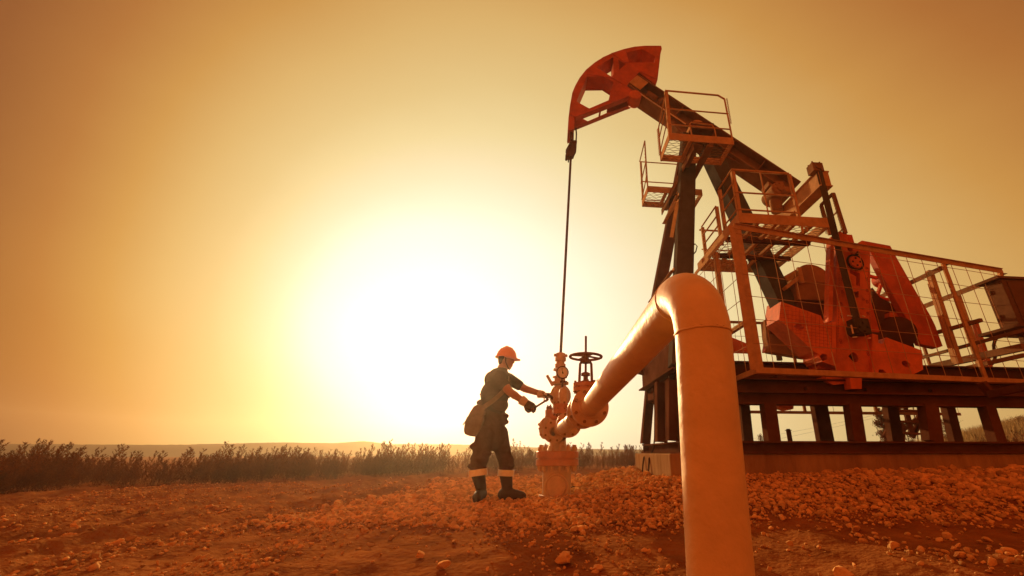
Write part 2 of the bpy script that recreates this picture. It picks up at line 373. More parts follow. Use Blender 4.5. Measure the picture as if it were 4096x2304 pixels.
# ------------------------------------------------------------------ weeds and trees
def weed_mesh(seed, h=1.0, nb=16, leaf=.030, dens=1.0, spread=.34):
    rs = random.Random(seed); V = []; T = []
    def tri(p, d, w, l):
        s = d.cross(Vector((rs.uniform(-1, 1), rs.uniform(-1, 1), rs.uniform(-1, 1))))
        if s.length < 1e-3: return
        s.normalize(); o = len(V); V.extend([p - s * w * .5, p + s * w * .5, p + d * l]); T.append((o, o + 1, o + 2))
    def stalk(p, d, ln, w):
        seg = 5; q = p.copy(); d = d.copy(); out = [q.copy()]
        for i in range(seg):
            d = (d + Vector((rs.uniform(-.1, .1), rs.uniform(-.1, .1), .10))).normalized(); q2 = q + d * ln / seg
            s = d.cross(Vector((.3, 1, .1))).normalized() * w * (1 - i / (seg + 1)); s2 = d.cross(Vector((1, .2, 0))).normalized() * w * (1 - i / (seg + 1))
            for ss in (s, s2):
                o = len(V); V.extend([q - ss, q + ss, q2]); T.append((o, o + 1, o + 2))
            q = q2; out.append(q.copy())
        return out
    main = stalk(Vector((0, 0, 0)), Vector((rs.uniform(-.1, .1), rs.uniform(-.1, .1), 1)).normalized(), h, .006)
    for b in range(nb):
        t = .12 + .85 * b / nb; i = min(4, int(t * 5)); p = main[i].lerp(main[i + 1], t * 5 - i); a = rs.uniform(0, 6.28)
        d = Vector((math.cos(a) * .75, math.sin(a) * .75, .85)).normalized(); ln = h * spread * (1.1 - t) ** 1.3 * rs.uniform(.7, 1.2) + .045
        br = stalk(p, d, ln, .003)
        for k in range(int(18 * dens)):
            f = rs.uniform(.1, 1) * 4.99; j = int(f); c = br[j].lerp(br[j + 1], f - j)
            dd = ((br[j + 1] - br[j]).normalized() * .7 + Vector((rs.uniform(-1, 1), rs.uniform(-1, 1), rs.uniform(-.3, 1)))).normalized()
            tri(c, dd, leaf * .45, leaf * rs.uniform(.7, 1.7))
    for k in range(int(14 * dens)):
        f = rs.uniform(2.2, 4.99); j = int(f); c = main[j].lerp(main[j + 1], f - j)
        tri(c, Vector((rs.uniform(-1, 1), rs.uniform(-1, 1), 1)).normalized(), leaf * .5, leaf * 1.5)
    return np.array([v[:] for v in V]), np.array(T)
FRONT = [(-17, 2.5), (-11.5, 3.6), (-7.6, 5.3), (-6.9, 8.2), (-5.2, 10.1), (-3.2, 11.8), (1, 13.6), (6, 14.6), (12, 15.5), (20, 17)]
def front_pt(t):
    s = t * (len(FRONT) - 1); i = min(len(FRONT) - 2, int(s)); f = s - i
    a, b = FRONT[i], FRONT[i + 1]; return a[0] + (b[0] - a[0]) * f, a[1] + (b[1] - a[1]) * f, (b[0] - a[0], b[1] - a[1])
def weeds():
    protos = [weed_mesh(40 + i, 1.0, 15, .034, .9) for i in range(7)]; rs = random.Random(5); Vs = []; Fs = []; o = 0
    n = 5200
    for k in range(n):
        t = rs.random(); x, y, d = front_pt(t); ln = math.hypot(*d); nx, ny = -d[1] / ln, d[0] / ln
        if nx * x + ny * y < 0: nx, ny = -nx, -ny
        dep = rs.random() ** 1.4 * 4.5; x += nx * dep + rs.gauss(0, .15); y += ny * dep + rs.gauss(0, .15); cl = float(vn(np.array(x * 1.1 + 40), np.array(y * 1.1)))
        if dep < .9 and cl < .30: continue
        rr = math.hypot(x, y); hm = .40 + .016 * (rr - 8) + .12 * (float(vn(np.array(x * .9), np.array(y * .9))) - .3)
        h = hm * rs.choice([.6, .75, .85, .95, 1.0, 1.05, 1.1, 1.45]) * (.76 + .42 * cl) * (.86 if x < -5.5 else 1) ; h = max(.25, h)
        V, Fc = protos[rs.randrange(7)]; a = rs.uniform(0, 6.28); w = h * rs.uniform(.9, 1.5)
        X = (V[:, 0] * math.cos(a) - V[:, 1] * math.sin(a)) * w + x; Y = (V[:, 0] * math.sin(a) + V[:, 1] * math.cos(a)) * w + y
        Vs.append(np.stack([X, Y, V[:, 2] * h + gz(x, y) - .03], -1)); Fs.append(Fc + o); o += len(V)
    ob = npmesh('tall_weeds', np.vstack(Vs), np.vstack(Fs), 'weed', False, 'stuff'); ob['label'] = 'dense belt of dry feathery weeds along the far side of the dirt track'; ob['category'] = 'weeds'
weeds()
def weed_clumps():
    L_ = [((310, 1762), 6.6, .75, 'broad dark weed bush rising above the belt near the far end of the track'), ((15, 1775), 6.2, .5, 'dark weed bush cut by the picture edge'),
          ((190, 1795), 6.4, .35, 'thin upright weed between two dark bushes'), ((1140, 1768), 8.6, .65, 'tall twin-topped weed bush standing clear of the belt under the bright sky'),
          ((1285, 1785), 9.3, .4, 'single spire-shaped weed just behind the twin-topped bush'), ((545, 1800), 7.2, .35, 'small pointed weed in front of the rounded hill'),
          ((880, 1795), 8.0, .4, 'spiky weed in the dip between the hills'), ((1470, 1770), 11.0, .5, 'slender golden weed plume against the bright sky'),
          ((1600, 1772), 11.8, .6, 'bushy golden weed plume beside the glare'), ((1725, 1790), 12.2, .35, 'narrow weed plume close behind the worker'),
          ((2610, 1862), 13.0, .8, 'rounded golden weed bush next to the concrete block'), ((2420, 1855), 13.2, .6, 'wispy weed bush seen under the near pipe')]
    for i, ((px, py), y, w, lb) in enumerate(L_):
        top = UY(px, py, y); x = top.x; g = gz(x, y); h = max(.45, top.z - g); mb = []; o = 0; rs = random.Random(90 + i); Vs = []; Fs = []
        for k in range(max(3, int(w * 12))):
            V, Fc = weed_mesh(200 + i * 17 + k, 1.0, 18, .030, 1.1, .30); a = rs.uniform(0, 6.28); ox = rs.uniform(-.5, .5) * w; oy = rs.uniform(-.3, .3) * w
            hh = h * (1 if k == 0 else rs.uniform(.7, .97) - .25 * abs(ox) / w); ww = h * .9
            X = (V[:, 0] * math.cos(a) - V[:, 1] * math.sin(a)) * ww + ox; Y = (V[:, 0] * math.sin(a) + V[:, 1] * math.cos(a)) * ww + oy
            Vs.append(np.stack([X, Y, V[:, 2] * hh - .03], -1)); Fs.append(Fc + o); o += len(V)
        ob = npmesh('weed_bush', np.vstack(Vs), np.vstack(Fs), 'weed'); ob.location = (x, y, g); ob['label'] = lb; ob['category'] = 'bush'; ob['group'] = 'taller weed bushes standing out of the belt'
weed_clumps()
mat('bark', (.10, .07, .05), .9, bump=.5, spec=.1)
def tree(lb, px, py, y, h, w, shape, seed, cat='tree', dens=1.0, base=None):
    top = UY(px, py, y); x = top.x; g = top.z - h; rs = random.Random(seed)
    t = thing('tree', lb, cat, (x, y, g), 'small trees beyond the pump'); mb = MB(); P = Vector((x, y, g)); tips = []
    mb.tube([P - UP * .3, P + Vector((.02, 0, h * .5)), P + Vector((0, .02, h * .97))], [h * .025, h * .016, h * .004], 6)
    for k in range(26):
        f = .12 + .83 * k / 26; a = rs.uniform(0, 6.28); ln = w * (1.1 - f if shape == 'cone' else math.sin(math.pi * (f * .8 + .1))) * rs.uniform(.6, 1.1)
        q = P + UP * h * f; e = q + Vector((math.cos(a) * ln, math.sin(a) * ln, ln * .6)); mb.tube([q, q.lerp(e, .5) + UP * .02, e], [h * .008, h * .005, h * .002], 4); tips.append((q, e))
    mb.build('trunk', 'bark', t); V = []; T = []
    for q, e in tips:
        for k in range(int(70 * dens)):
            f = rs.uniform(.25, 1.05); c = q.lerp(e, f) + Vector([rs.gauss(0, w * .12) for _ in range(3)]); d = Vector([rs.uniform(-1, 1) for _ in range(3)]).normalized()
            s = d.cross(Vector((rs.random(), rs.random(), rs.random()))).normalized() * h * .012; o = len(V); V += [c - s - P, c + s - P, c + d * h * .035 - P]; T.append((o, o + 1, o + 2))
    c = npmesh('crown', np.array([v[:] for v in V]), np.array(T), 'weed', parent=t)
tree('dark conical young tree seen through the trestle legs', 3512, 1632, 15, 1.75, .42, 'cone', 3, dens=1.3)
tree('low spreading tree on the dry slope just past the stairs', 3768, 1680, 24, 1.5, .7, 'round', 4)
tree('thin sapling visible between the stair treads', 3615, 1696, 18, 1.0, .35, 'round', 5, dens=.5)
tree('tiny sapling seen left of the timber sleepers', 3039, 1736, 16, .75, .25, 'cone', 6, dens=.6)
tree('round dark shrub on the crest of the dry grass slope', 4075, 1672, 30, 1.2, .6, 'round', 8, cat='shrub')
def slope_grass():
    rs = np.random.RandomState(9); n = 26000; Y = rs.uniform(17, 48, n); X = Y * rs.uniform(.62, 1.35, n); h = rs.uniform(.15, .45, n) * (1 + .9 * (vn(X * .5, Y * .5) > .62))
    Z = ground_h(X, Y); a = rs.rand(n) * 6.28; w = .03; l = rs.randn(n) * .12
    V = np.stack([np.stack([X - w * np.cos(a), Y - w * np.sin(a), Z], -1), np.stack([X + w * np.cos(a), Y + w * np.sin(a), Z], -1), np.stack([X + l, Y, Z + h], -1)], 1).reshape(-1, 3)
    ob = npmesh('dry_grass', V, np.arange(3 * n).reshape(-1, 3), 'drygrass', False, 'stuff'); ob['label'] = 'dry golden grass covering the slope beyond the pump'; ob['category'] = 'grass'
slope_grass()
# ------------------------------------------------------------------ painted steel
mat('red', (.54, .10, .03), .55, var=.30, scale=3.5, bump=.12, bscale=25, spec=.12)
mat('redlight', (.68, .165, .045), .55, var=.32, scale=3.5, bump=.12, bscale=25, spec=.12)
mat('steel', (.27, .14, .07), .6, var=.28, scale=4, bump=.15, bscale=30, spec=0)
mat('steeldark', (.13, .052, .028), .85, var=.3, scale=3, bump=.2, bscale=30, spec=0)
mat('slate', (.10, .08, .065), .6, var=.25, scale=4, bump=.1, spec=0)
mat('galv', (.58, .34, .17), .5, var=.2, scale=8, bump=.1, bscale=50, spec=0)
mat('wire', (.52, .30, .15), .5, metal=0, var=.2, bump=0, spec=0)
mat('rope', (.09, .055, .04), .7, bump=.3, spec=0)
mat('mark', (.30, .05, .02), .7, bump=0)
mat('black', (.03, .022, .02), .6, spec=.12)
mat('bright', (.75, .6, .45), .4, bump=0)
mat('gearbox', (.38, .20, .10), .55, var=.2, scale=4, bump=.2, bscale=20, spec=0)
pump = thing('pumpjack', 'tall red and brown oil pumpjack with raised horsehead standing on the concrete block', 'pumpjack', PW(2.6, 0, .505))
def P_(c, v): return [PJ(x, y, v) for x, y in c]
def ptsA(l): return [cA(*p) for p in l]
def ptsB(l): return [cB(*p) for p in l]
def ptsI(l): return [cI(*p) for p in l]
def ptsJ(l): return [cJ(*p) for p in l]
def zpt(px, py, z): return UZ(px, py, z)
# filled plate with holes
def plate(name, outline, holes, off, m, parent, v=None, label=None):
    """outline/holes: world points on one plane; extruded by off"""
    cu = bpy.data.curves.new('c', 'CURVE'); cu.dimensions = '2D'; cu.fill_mode = 'BOTH'
    o0 = outline[0]; nrm = off.normalized(); ex = (outline[1] - o0); ex = (ex - nrm * ex.dot(nrm)).normalized(); ey = nrm.cross(ex)
    for lp in [outline] + holes:
        sp = cu.splines.new('POLY'); sp.points.add(len(lp) - 1)
        for k, p in enumerate(lp): d = p - o0; sp.points[k].co = (d.dot(ex), d.dot(ey), 0, 1)
        sp.use_cyclic_u = True
    cu.extrude = off.length / 2
    oc = bpy.data.objects.new('c', cu); col.objects.link(oc); dg = bpy.context.evaluated_depsgraph_get()
    me = bpy.data.meshes.new_from_object(oc.evaluated_get(dg)); col.objects.unlink(oc); bpy.data.objects.remove(oc)
    mx = Matrix((ex, ey, nrm)).transposed().to_4x4(); mx.translation = o0 + off / 2 - root_loc(parent)
    me.transform(mx); me.materials.clear(); me.materials.append(MATS[m]); me.name = name
    o = bpy.data.objects.new(name, me); col.objects.link(o); o.parent = parent
    for p in me.polygons: p.use_smooth = False
    if label: o['label'] = label
    return o
# --- horsehead
HV, HT = -.17, .30
head_out = ptsA([(210, 1078), (218, 930), (235, 790), (262, 640), (295, 560), (345, 470), (420, 375), (520, 292), (620, 228), (735, 176), (860, 135), (980, 108), (1100, 97), (1285, 97), (1293, 130), (1277, 190),
                 (1262, 330), (1243, 490), (1222, 545), (1060, 420), (1035, 400), (890, 560), (990, 640), (960, 668), (720, 745), (480, 850), (285, 918), (277, 1060)])
holes = [ptsA(h) for h in ([(305, 740), (345, 640), (428, 452), (630, 450), (738, 520), (700, 655), (683, 725), (455, 822)],
                           [(540, 348), (640, 280), (735, 225), (738, 350), (740, 430), (718, 460), (620, 400)],
                           [(793, 258), (880, 308), (800, 382)], [(882, 172), (1070, 135), (1222, 222), (1218, 292), (918, 292)])]
plate('horsehead', P_(head_out, HV), [P_(h, HV) for h in holes], TX * .018, 'red', pump)
hh = bpy.data.objects['horsehead']
plate('cheek_plate', P_(head_out, HV + HT) and [p + TX * HT for p in P_(head_out, HV)], [[p + TX * HT for p in P_(h, HV)] for h in holes], TX * .018, 'red', hh)
mb = MB()
def rim(pts, skip, close=True):
    W_ = P_(pts, HV + .018); ctr = sum(W_, Vector()) / len(W_)
    for i in range(len(W_) if close else len(W_) - 1):
        if i in skip: continue
        a_, b_ = W_[i], W_[(i + 1) % len(W_)]; n_ = (b_ - a_).cross(TX).normalized() * .006; o_ = TX * (HT - .018)
        mb.hexa([a_ - n_, b_ - n_, b_ + n_, a_ + n_, a_ - n_ + o_, b_ - n_ + o_, b_ + n_ + o_, a_ + n_ + o_])
rim(head_out, {21, 22, 23, 24, 25}); rim(holes[0], {6, 7}); rim(holes[1], ()); rim(holes[2], ()); rim(holes[3], ())
mb.build('head_web', 'red', hh)
for v_, w_ in ((HV, .11), (HV + HT - .07, .09)):
    a_, b_ = PJ(*cA(985, 650), HV), PJ(*cA(295, 920), HV); n_ = (b_ - a_).cross(TX).normalized(); mb = MB(); mb.bar(a_ + TX * (v_ - HV + w_ / 2), b_ + TX * (v_ - HV + w_ / 2), .012, w_, TX); mb.build('flange_strip', 'red', hh)
mb = MB(); q_ = PJ(*cA(590, 797), HV); mb.bar(q_ + TX * .02, q_ + TX * (HT - .01), .03, .03); mb.build('cross_tie', 'red', hh)
mb = MB()                                        # round head bearing and hub
c = PJ(*cA(985, 680), HV + .02); mb.lathe(c - TX * .04, TX, [(0, 0), (0, .105), (.02, .12), (.2, .12), (.22, .11), (.22, 0)], 28)
mb.build('head_hub', 'redlight', hh)
mb = MB()                                        # raised rim plates along seams
def seam(pts, v, w=.012): 
    for a, b in zip(pts[:-1], pts[1:]): mb.bar(PJ(*cA(*a), v), PJ(*cA(*b), v), w, w)
for l_ in ([(715, 180), (875, 290), (915, 290)], [(240, 890), (285, 918), (485, 850)], [(430, 420), (730, 470), (875, 555), (985, 640)], [(1045, 395), (1215, 475), (1240, 460)]):
    mb = MB(); seam(l_, HV - .004); mb.build('plate_seam', 'red', hh)
# --- walking beam
BV = -.17
a = PJ(*cB(135, -8), BV); b = PJ(*cB(1705, 1026), BV); dz = (b - a).normalized(); nrm = dz.cross(TX).normalized()
if nrm.z < 0: nrm = -nrm
c0 = a - nrm * .19 + TX * .17; c1 = b - nrm * .19 + TX * .17
mb = MB(); mb.ibeam(c0, c1, .34, .36, nrm, .026, .02)
for f in (.05, .3, .62, .80): q = c0.lerp(c1, f); mb.box(q, dz * .008, TX * .15, nrm * .15)
beam = mb.build('walking_beam', 'steel', pump)
mb = MB(); k0, k1 = c0.lerp(c1, .22), c0.lerp(c1, .72); km = c0.lerp(c1, .44)
A_ = [k0 - nrm * .18, km.lerp(k0, .35) - nrm * .34, km.lerp(k1, .2) - nrm * .36, k1 - nrm * .18]
mb.prism([p - TX * .10 for p in A_], TX * .2); mb.build('belly_plate', 'steel', beam)
mb = MB(); mb.box(c0 + dz * .13 - TX * .175, dz * .13, TX * .008, nrm * .13); mb.build('end_plate', 'galv', beam)
mb = MB(); q = c0 + dz * .42 - nrm * .12 - TX * .2; mb.cyl(q, q + dz * .22, .05, 14); mb.box(q + dz * .3, dz * .02, TX * .06, nrm * .06); mb.build('lug', 'steel', beam)
mb = MB(); mb.bar(c0 + dz * .28 - nrm * .2 - TX * .17, c0 + dz * 1.35 - nrm * .2 - TX * .17, .016); mb.build('grease_line', 'bright', beam)
# --- saddle bearing
sp = PJ(*cA(1722, 1000), -.42); mb = MB()
mb.lathe(sp, TX, [(0, 0), (0, .07), (.02, .075), (.02, .11), (.12, .12), (.22, .12)], 26); mb.ring_bolts(sp + TX * .02, -TX, .09, 8, .010, .014)
mb.box(sp + TX * .12 - UP * .08, AX * .16, TX * .1, UP * .05)
sb = mb.build('saddle_bearing', 'galv', pump)
mb = MB(); q = PJ(*cA(1735, 1100), -.30); mb.box(q, AX * .20, TX * .16, UP * .075); mb.build('bearing_box', 'steeldark', pump)
# --- samson post legs
mb = MB(); mb.bar(PJ(*cB(612, 600), -.22), PJ(2718, 1470, -.86), .24, .17, TX); mb.build('samson_leg', 'slate', pump)
mb = MB(); mb.bar(PJ(*cB(600, 640), .26), PJ(2572, 1500, .88), .19, .19, TX); mb.build('samson_leg', 'steeldark', pump)
mb = MB(); mb.bar(PJ(*cB(790, 690), .0), PJ(3185, 1330, -.1), .27, .27, TX)
mb.build('samson_leg', 'slate', pump, label='thick raked rear leg of the post')
mb = MB()
for (p1, v1), (p2, v2) in (((cC(445, 15), -.45), (cC(332, 200), .42)), ((cC(410, 585), -.64), (cC(215, 850), .78)), ((cB(525, 1165), -.5), (cB(395, 1430), .4)), ((cC(450, 15), -.5), (cC(400, 310), -.5))):
    mb.angle(PJ(*p1, v1), PJ(*p2, v2), .055, UP, -AX)
mb.build('brace', 'galv', pump)
mb = MB(); q = PJ(*cC(556, 432), -.70); mb.tube([q + Vector((0, -.05, .06)) , q + Vector((.03, -.08, .09)), q + Vector((.055, -.08, .05)), q + Vector((.03, -.08, -.03)), q + Vector((0, -.05, -.06))], .008, 6); mb.build('cable_hook', 'rope', pump)
# --- equalizer, tail bearing, pitmans
EQ = PJ(*cB(1905, 1000), -.95); equ, _, eqz = uvz(EQ)
mb = MB(); eqc = PW(equ, -1.0, eqz - .03); eqf = PW(equ, .95, eqz - .03)
mb.ibeam(eqc, eqf, .20, .28, UP, .02, .16); eq = mb.build('equalizer', 'galv', pump)
mb = MB(); q = PJ(*cB(1838, 912), -.95); mb.box(q, AX * .085, TX * .07, UP * .075); mb.cyl(q - TX * .085, q + TX * .08, .045, 16)
for s in (-1, 1):
    for t in (-1, 1): mb.cyl(q + AX * .06 * s + TX * .045 * t, q + AX * .06 * s + TX * .045 * t + UP * .105, .013, 6)
mb.build('pin_housing', 'steel', pump)
tb = PJ(*cB(1440, 1160), .0); mb = MB()
mb.lathe(tb - TX * .22, TX, [(0, 0), (0, .05), (.02, .055), (.02, .11), (.05, .14), (.4, .14), (.42, .11), (.44, 0)], 26); mb.box(tb + UP * .16, AX * .14, TX * .12, UP * .05)
mb.cyl(tb - UP * .1, tb - UP * .34, .10, 16); mb.ring_bolts(tb - TX * .2, -TX, .1, 8, .010, .014); q = PJ(*cB(1540, 1135), -.2); mb.lathe(q - TX * .1, TX, [(0, 0), (0, .05), (.02, .06), (.14, .055)], 20)
mb.build('tail_bearing', 'gearbox', pump)
pinN = PJ(*cE(1290, 520), -.98)
mb = MB(); mb.tube([PJ(*cD(185, 200), -.98), pinN], .052, 4, smooth=False); mb.build('pitman_arm', 'slate', pump)
pf = PW(uvz(pinN)[0], .9, uvz(pinN)[2]); mb = MB(); mb.tube([PW(equ, .9, eqz), pf], .05, 8); mb.build('pitman_arm', 'slate', pump)
mb = MB(); mb.cyl(pinN - TX * .09, pinN + TX * .12, .085, 18); mb.box(pinN + UP * .02 + AX * .01, AX * .10, TX * .075, UP * .10); mb.ring_bolts(pinN - TX * .09, -TX, .055, 4, .014, .02)
cp = mb.build('crank_pin', 'slate', pump, bevel=.006)
for a_, b_ in (((765, 90), (835, 100)), ((1000, 95), (1045, 110)), ((845, 440), (915, 435)), ((1095, 455), (1135, 450)), ((822, 240), (855, 380))): mb = MB(); mb.bar(PJ(*cJ(*a_), -1.10), PJ(*cJ(*b_), -1.10), .016, .012); mb.build('bolt_end', 'bright', cp)
# --- near crank with ruler marks
CV, CTH = -.86, .12
arm = ptsI([(590, 130), (640, 100), (762, 148), (765, 200), (790, 285), (905, 305), (995, 250), (1060, 270), (1125, 425), (1145, 1449)]) + ptsJ([(1160, 380), (1160, 1005), (995, 1085), (995, 1270), (830, 1270), (800, 1085), (580, 970), (600, 200)])
holesC = [ptsI([(800, 330), (850, 345), (845, 480), (775, 410), (758, 370)]), ptsI([(800, 720), (965, 780), (965, 990), (905, 970), (905, 830), (800, 770)]), ptsJ([(780, 745), (830, 685), (870, 680), (915, 715), (943, 780), (930, 835), (890, 845), (850, 825)]),
          ptsI([(860, 1080), (945, 1065), (945, 1180), (880, 1160)])]
crank = plate('crank', P_(arm, CV), [P_(h, CV) for h in holesC], TX * CTH, 'redlight', pump)
mb = MB()
mb.prism(P_(ptsI([(497, 190), (548, 180), (545, 600), (530, 1449), (458, 1449), (480, 700)]), CV), TX * .10); mb.prism(P_(ptsI([(497, 190), (590, 130), (590, 160), (500, 215)]), CV - .005), TX * .10)
mb.prism(P_([cI(458, 1440), cI(530, 1440), cJ(510, 175), cJ(455, 185)], CV), TX * .10); mb.build('crank_rail', 'redlight', crank)
mb = MB(); mb.box(PJ(*cI(900, 900), CV + .14), AX * .13, TX * .015, UP * .75); mb.build('crank_web', 'red', crank)
mb = MB(); mb.prism(P_(ptsJ([(600, 640), (1120, 640), (1120, 930), (600, 930)]), CV + .10), TX * .02); mb.build('shade_plate', 'black', crank)  # added black plate standing in for the shade inside the crank opening
kc = PJ(*cI(885, 605), CV - .02); mb = MB(); mb.lathe(kc - TX * .03, TX, [(0, 0), (0, .085), (.02, .095), (.06, .10)], 24); mb.build('adjuster_cap', 'redlight', crank)
mb = MB(); mb.ring_bolts(kc - TX * .03, -TX, .055, 4, .014, .006); mb.lathe(kc - TX * .012, TX, [(0, .1), (0, .125), (.012, .125)], 24); mb.bar(PJ(*cI(930, 440), CV - .03), PJ(*cI(890, 530), CV - .03), .03, .03); mb.build('cap_bolt', 'black', crank)
mb = MB()
def ticks(c0, c1, n, side, v, w):
    for i in range(n):
        f = i / (n - 1); x = c0[0] + (c1[0] - c0[0]) * f; y = c0[1] + (c1[1] - c0[1]) * f; l = w * (1.6 if i % 5 == 0 else 1)
        mb.bar(PJ(x, y, v), PJ(x + side * l, y, v), .0035, .0035)
ticks(cI(1118, 700), cJ(1150, 560), 60, -1, CV - .003, 4.5); mb.build('ruler_mark', 'mark', crank); mb = MB(); ticks(cI(628, 620), cJ(600, 600), 55, 1, CV - .003, 4.5)
mb.build('ruler_mark', 'mark', crank)
def text(s, name, c, xd, yd, size, m, parent, depth=.002):
    cu = bpy.data.curves.new('t', 'FONT'); cu.body = s; cu.size = size; cu.extrude = depth; cu.align_x = 'CENTER'; cu.align_y = 'CENTER'
    oc = bpy.data.objects.new('t', cu); col.objects.link(oc); dg = bpy.context.evaluated_depsgraph_get()
    me = bpy.data.meshes.new_from_object(oc.evaluated_get(dg)); bpy.data.objects.remove(oc)
    xd = xd.normalized(); zd = xd.cross(yd).normalized(); yd = zd.cross(xd)
    mx = Matrix((xd, yd, zd)).transposed().to_4x4(); mx.translation = c - root_loc(parent); me.transform(mx)
    me.materials.clear(); me.materials.append(MATS[m]); o = bpy.data.objects.new(name, me); col.objects.link(o); o.parent = parent; return o
for s, x, y, f in (('0', 1075, 690, cI), ('20', 1075, 865, cI), ('40', 1080, 1050, cI), ('12', 1018, 1190, cI), ('60', 1080, 1235, cI), ('8', 1015, 1345, cI), ('80', 1090, 55, cJ), ('100', 1090, 690, cJ),
                   ('100', 670, 90, cJ), ('120', 655, 500, cJ), ('80', 665, 1270, cI), ('60', 680, 1075, cI), ('40', 680, 880, cI)):
    text(s, 'painted_number', PJ(*f(x, y), CV - .004), -UP, AX, .05, 'mark', crank, .0008)
for lst, nm, lb in (([(1160, 378), (1255, 402), (1265, 530), (1330, 550), (1390, 440), (1960, 650), (1985, 960), (1830, 1035), (1400, 1022), (1340, 960), (1268, 955), (1265, 1015), (1165, 1005)], 'counterweight', None),):
    cw = plate(nm, P_(ptsJ(lst), CV - .05), [P_(ptsJ([(1635, 850), (1655, 820), (1700, 815), (1770, 860), (1778, 900), (1760, 930), (1720, 922), (1660, 890)]), CV - .05)], TX * .34, 'redlight', crank)
def cEl(l): return [cE(*p) for p in l]
lw = [(540, 256), (925, 392), (958, 465), (1000, 458), (1074, 452), (1075, 885), (1000, 860), (940, 835), (905, 765), (860, 740), (523, 428)]
plate('counterweight', P_(cEl(lw), CV - .05), [P_(cEl([(662, 495), (690, 473), (735, 480), (760, 505), (748, 532), (715, 528), (680, 515)]), CV - .05), P_(cEl([(905, 790), (940, 760), (985, 770), (985, 820), (940, 830)]), CV - .05)], TX * .33, 'redlight', crank, label='counterweight block covered in a chalked grid')
mb = MB()
for i in range(13): x = 570 + i * 38; mb.bar(PJ(*cE(x, 262 + (x - 540) * .34 + 8), CV - .053), PJ(*cE(x + 4, min(710, 440 + (x - 523) * .80)), CV - .052), .0022, .0015)
for i in range(11): y = 290 + i * 38; x0 = 528 + max(0, (y - 430)) * 1.15; x1 = min(1030, 560 + max(30, (y - 262) * 2.6)); mb.bar(PJ(*cE(x0, y + 4), CV - .053), PJ(*cE(x1, y + (x1 - x0) * .16), CV - .052), .0022, .0015)
mb.build('chalk_grid', 'mark', crank)
mb = MB()
for l in ([(975, 975), (1190, 985), (1150, 1050), (1050, 1062), (975, 1025)], [(905, 830), (1000, 850), (1060, 880), (1060, 910), (905, 905)]): mb.prism(P_(cEl(l), CV + .1), TX * .2)
mb.build('clamp_block', 'redlight', crank)
# --- far crank and its weight
fc = thing
for pr_ in (lambda: mb.prism(P_(cEl([(432, 285), (470, 330), (470, 700), (428, 742), (386, 740), (405, 600), (415, 430)]), .55), TX * .10), lambda: mb.prism(P_([(2905, 1340), (3014, 1384), (3025, 1408), (2905, 1404)], .78), TX * .14), lambda: mb.prism(P_([cG(1600, 405), cG(1785, 405), cG(1775, 490), (cG(1735, 500)), cG(1625, 470)], .62), TX * .2), lambda: mb.prism(P_([cG(1850, 405), cG(1955, 405), cG(1940, 435), cG(1880, 440)], .62), TX * .2)):
    mb = MB(); pr_(); mb.build('crank', 'redlight', pump)
plate('counterweight', P_(cEl([(385, 435), (470, 400), (700, 560), (905, 770), (790, 800), (430, 740), (400, 600)]), .45), [P_(cEl([(416, 480), (430, 465), (442, 485), (440, 520), (428, 535), (417, 520)]), .45)], TX * .14, 'gearbox', pump)
# --- gearbox, motor housing, belt guard, pulley
gb = PJ(*cC(1560, 680), -.25); mb = MB()
mb.lathe(gb - TX * .05, TX, [(0, 0), (0, .27), (.04, .30), (.7, .30), (.74, 0)], 32); mb.box(gb + TX * .3 - UP * .17 - AX * .02, AX * .33, TX * .36, UP * .15); mb.box(gb + TX * .3 - UP * .03, AX * .36, TX * .38, UP * .018)
gbx = mb.build('gearbox', 'gearbox', pump, bevel=.01)
mb = MB(); q = PJ(*cC(1340, 690), -.25); mb.bar(PJ(*cC(1320, 735), -.3), PJ(*cC(1440, 640), -.3), .10, .05); mb.bar(PJ(*cC(1325, 660), -.2), PJ(*cC(1430, 600), -.2), .08, .10); mb.box(PJ(*cC(1452, 625), -.35), AX * .03, TX * .02, UP * .13); mb.build('brake_bracket', 'galv', gbx)
mb = MB(); mb.prism(P_([cC(1425, 835), cC(1700, 850), (3345, 1310), (3300, 1330), (3180, 1280)], -.3), TX * .7); mb.build('gearbox_pedestal', 'steeldark', pump)
bgp = [(3448, 962), (3561, 983), (3583, 1024), (3660, 1160), (3719, 1258), (3740, 1300), (3771, 1384), (3752, 1391), (3684, 1376), (3639, 1296), (3607, 1243), (3545, 1130), (3481, 1007)]
mb = MB(); mb.prism(P_(bgp, -.30), TX * .10); mb.build('belt_guard', 'red', pump)
mb = MB(); w0 = PJ(3530, 1118, .0); ring = [w0 + (AX * math.cos(t) + UP * math.sin(t)) * .36 for t in [k * math.pi / 18 for k in range(36)]]
mb.tube(ring, .035, 8, closed=True)
for k in range(5): t = k * 1.2566 + .4; mb.bar(w0, w0 + (AX * math.cos(t) + UP * math.sin(t)) * .34, .05, .04)
mb.cyl(w0 - TX * .12, w0 + TX * .12, .10, 20); mb.build('drive_pulley', 'red', pump)
mb = MB(); mb.prism(P_([(3490, 1150), (3520, 1190), (3560, 1210), (3600, 1225), (3640, 1300), (3660, 1400), (3500, 1390), (3485, 1300)], -.1), TX * .5); mb.cyl(PJ(3590, 1330, -.2), PJ(3590, 1330, .5), .24, 22)
mb.build('motor_housing', 'steeldark', pump)
mb = MB(); mb.prism(P_([cE(1590, 360), cE(1720, 365), cE(1790, 480), cE(1700, 440), cE(1590, 400)], -.2), TX * .4); mb.build('guard_hood', 'redlight', pump)
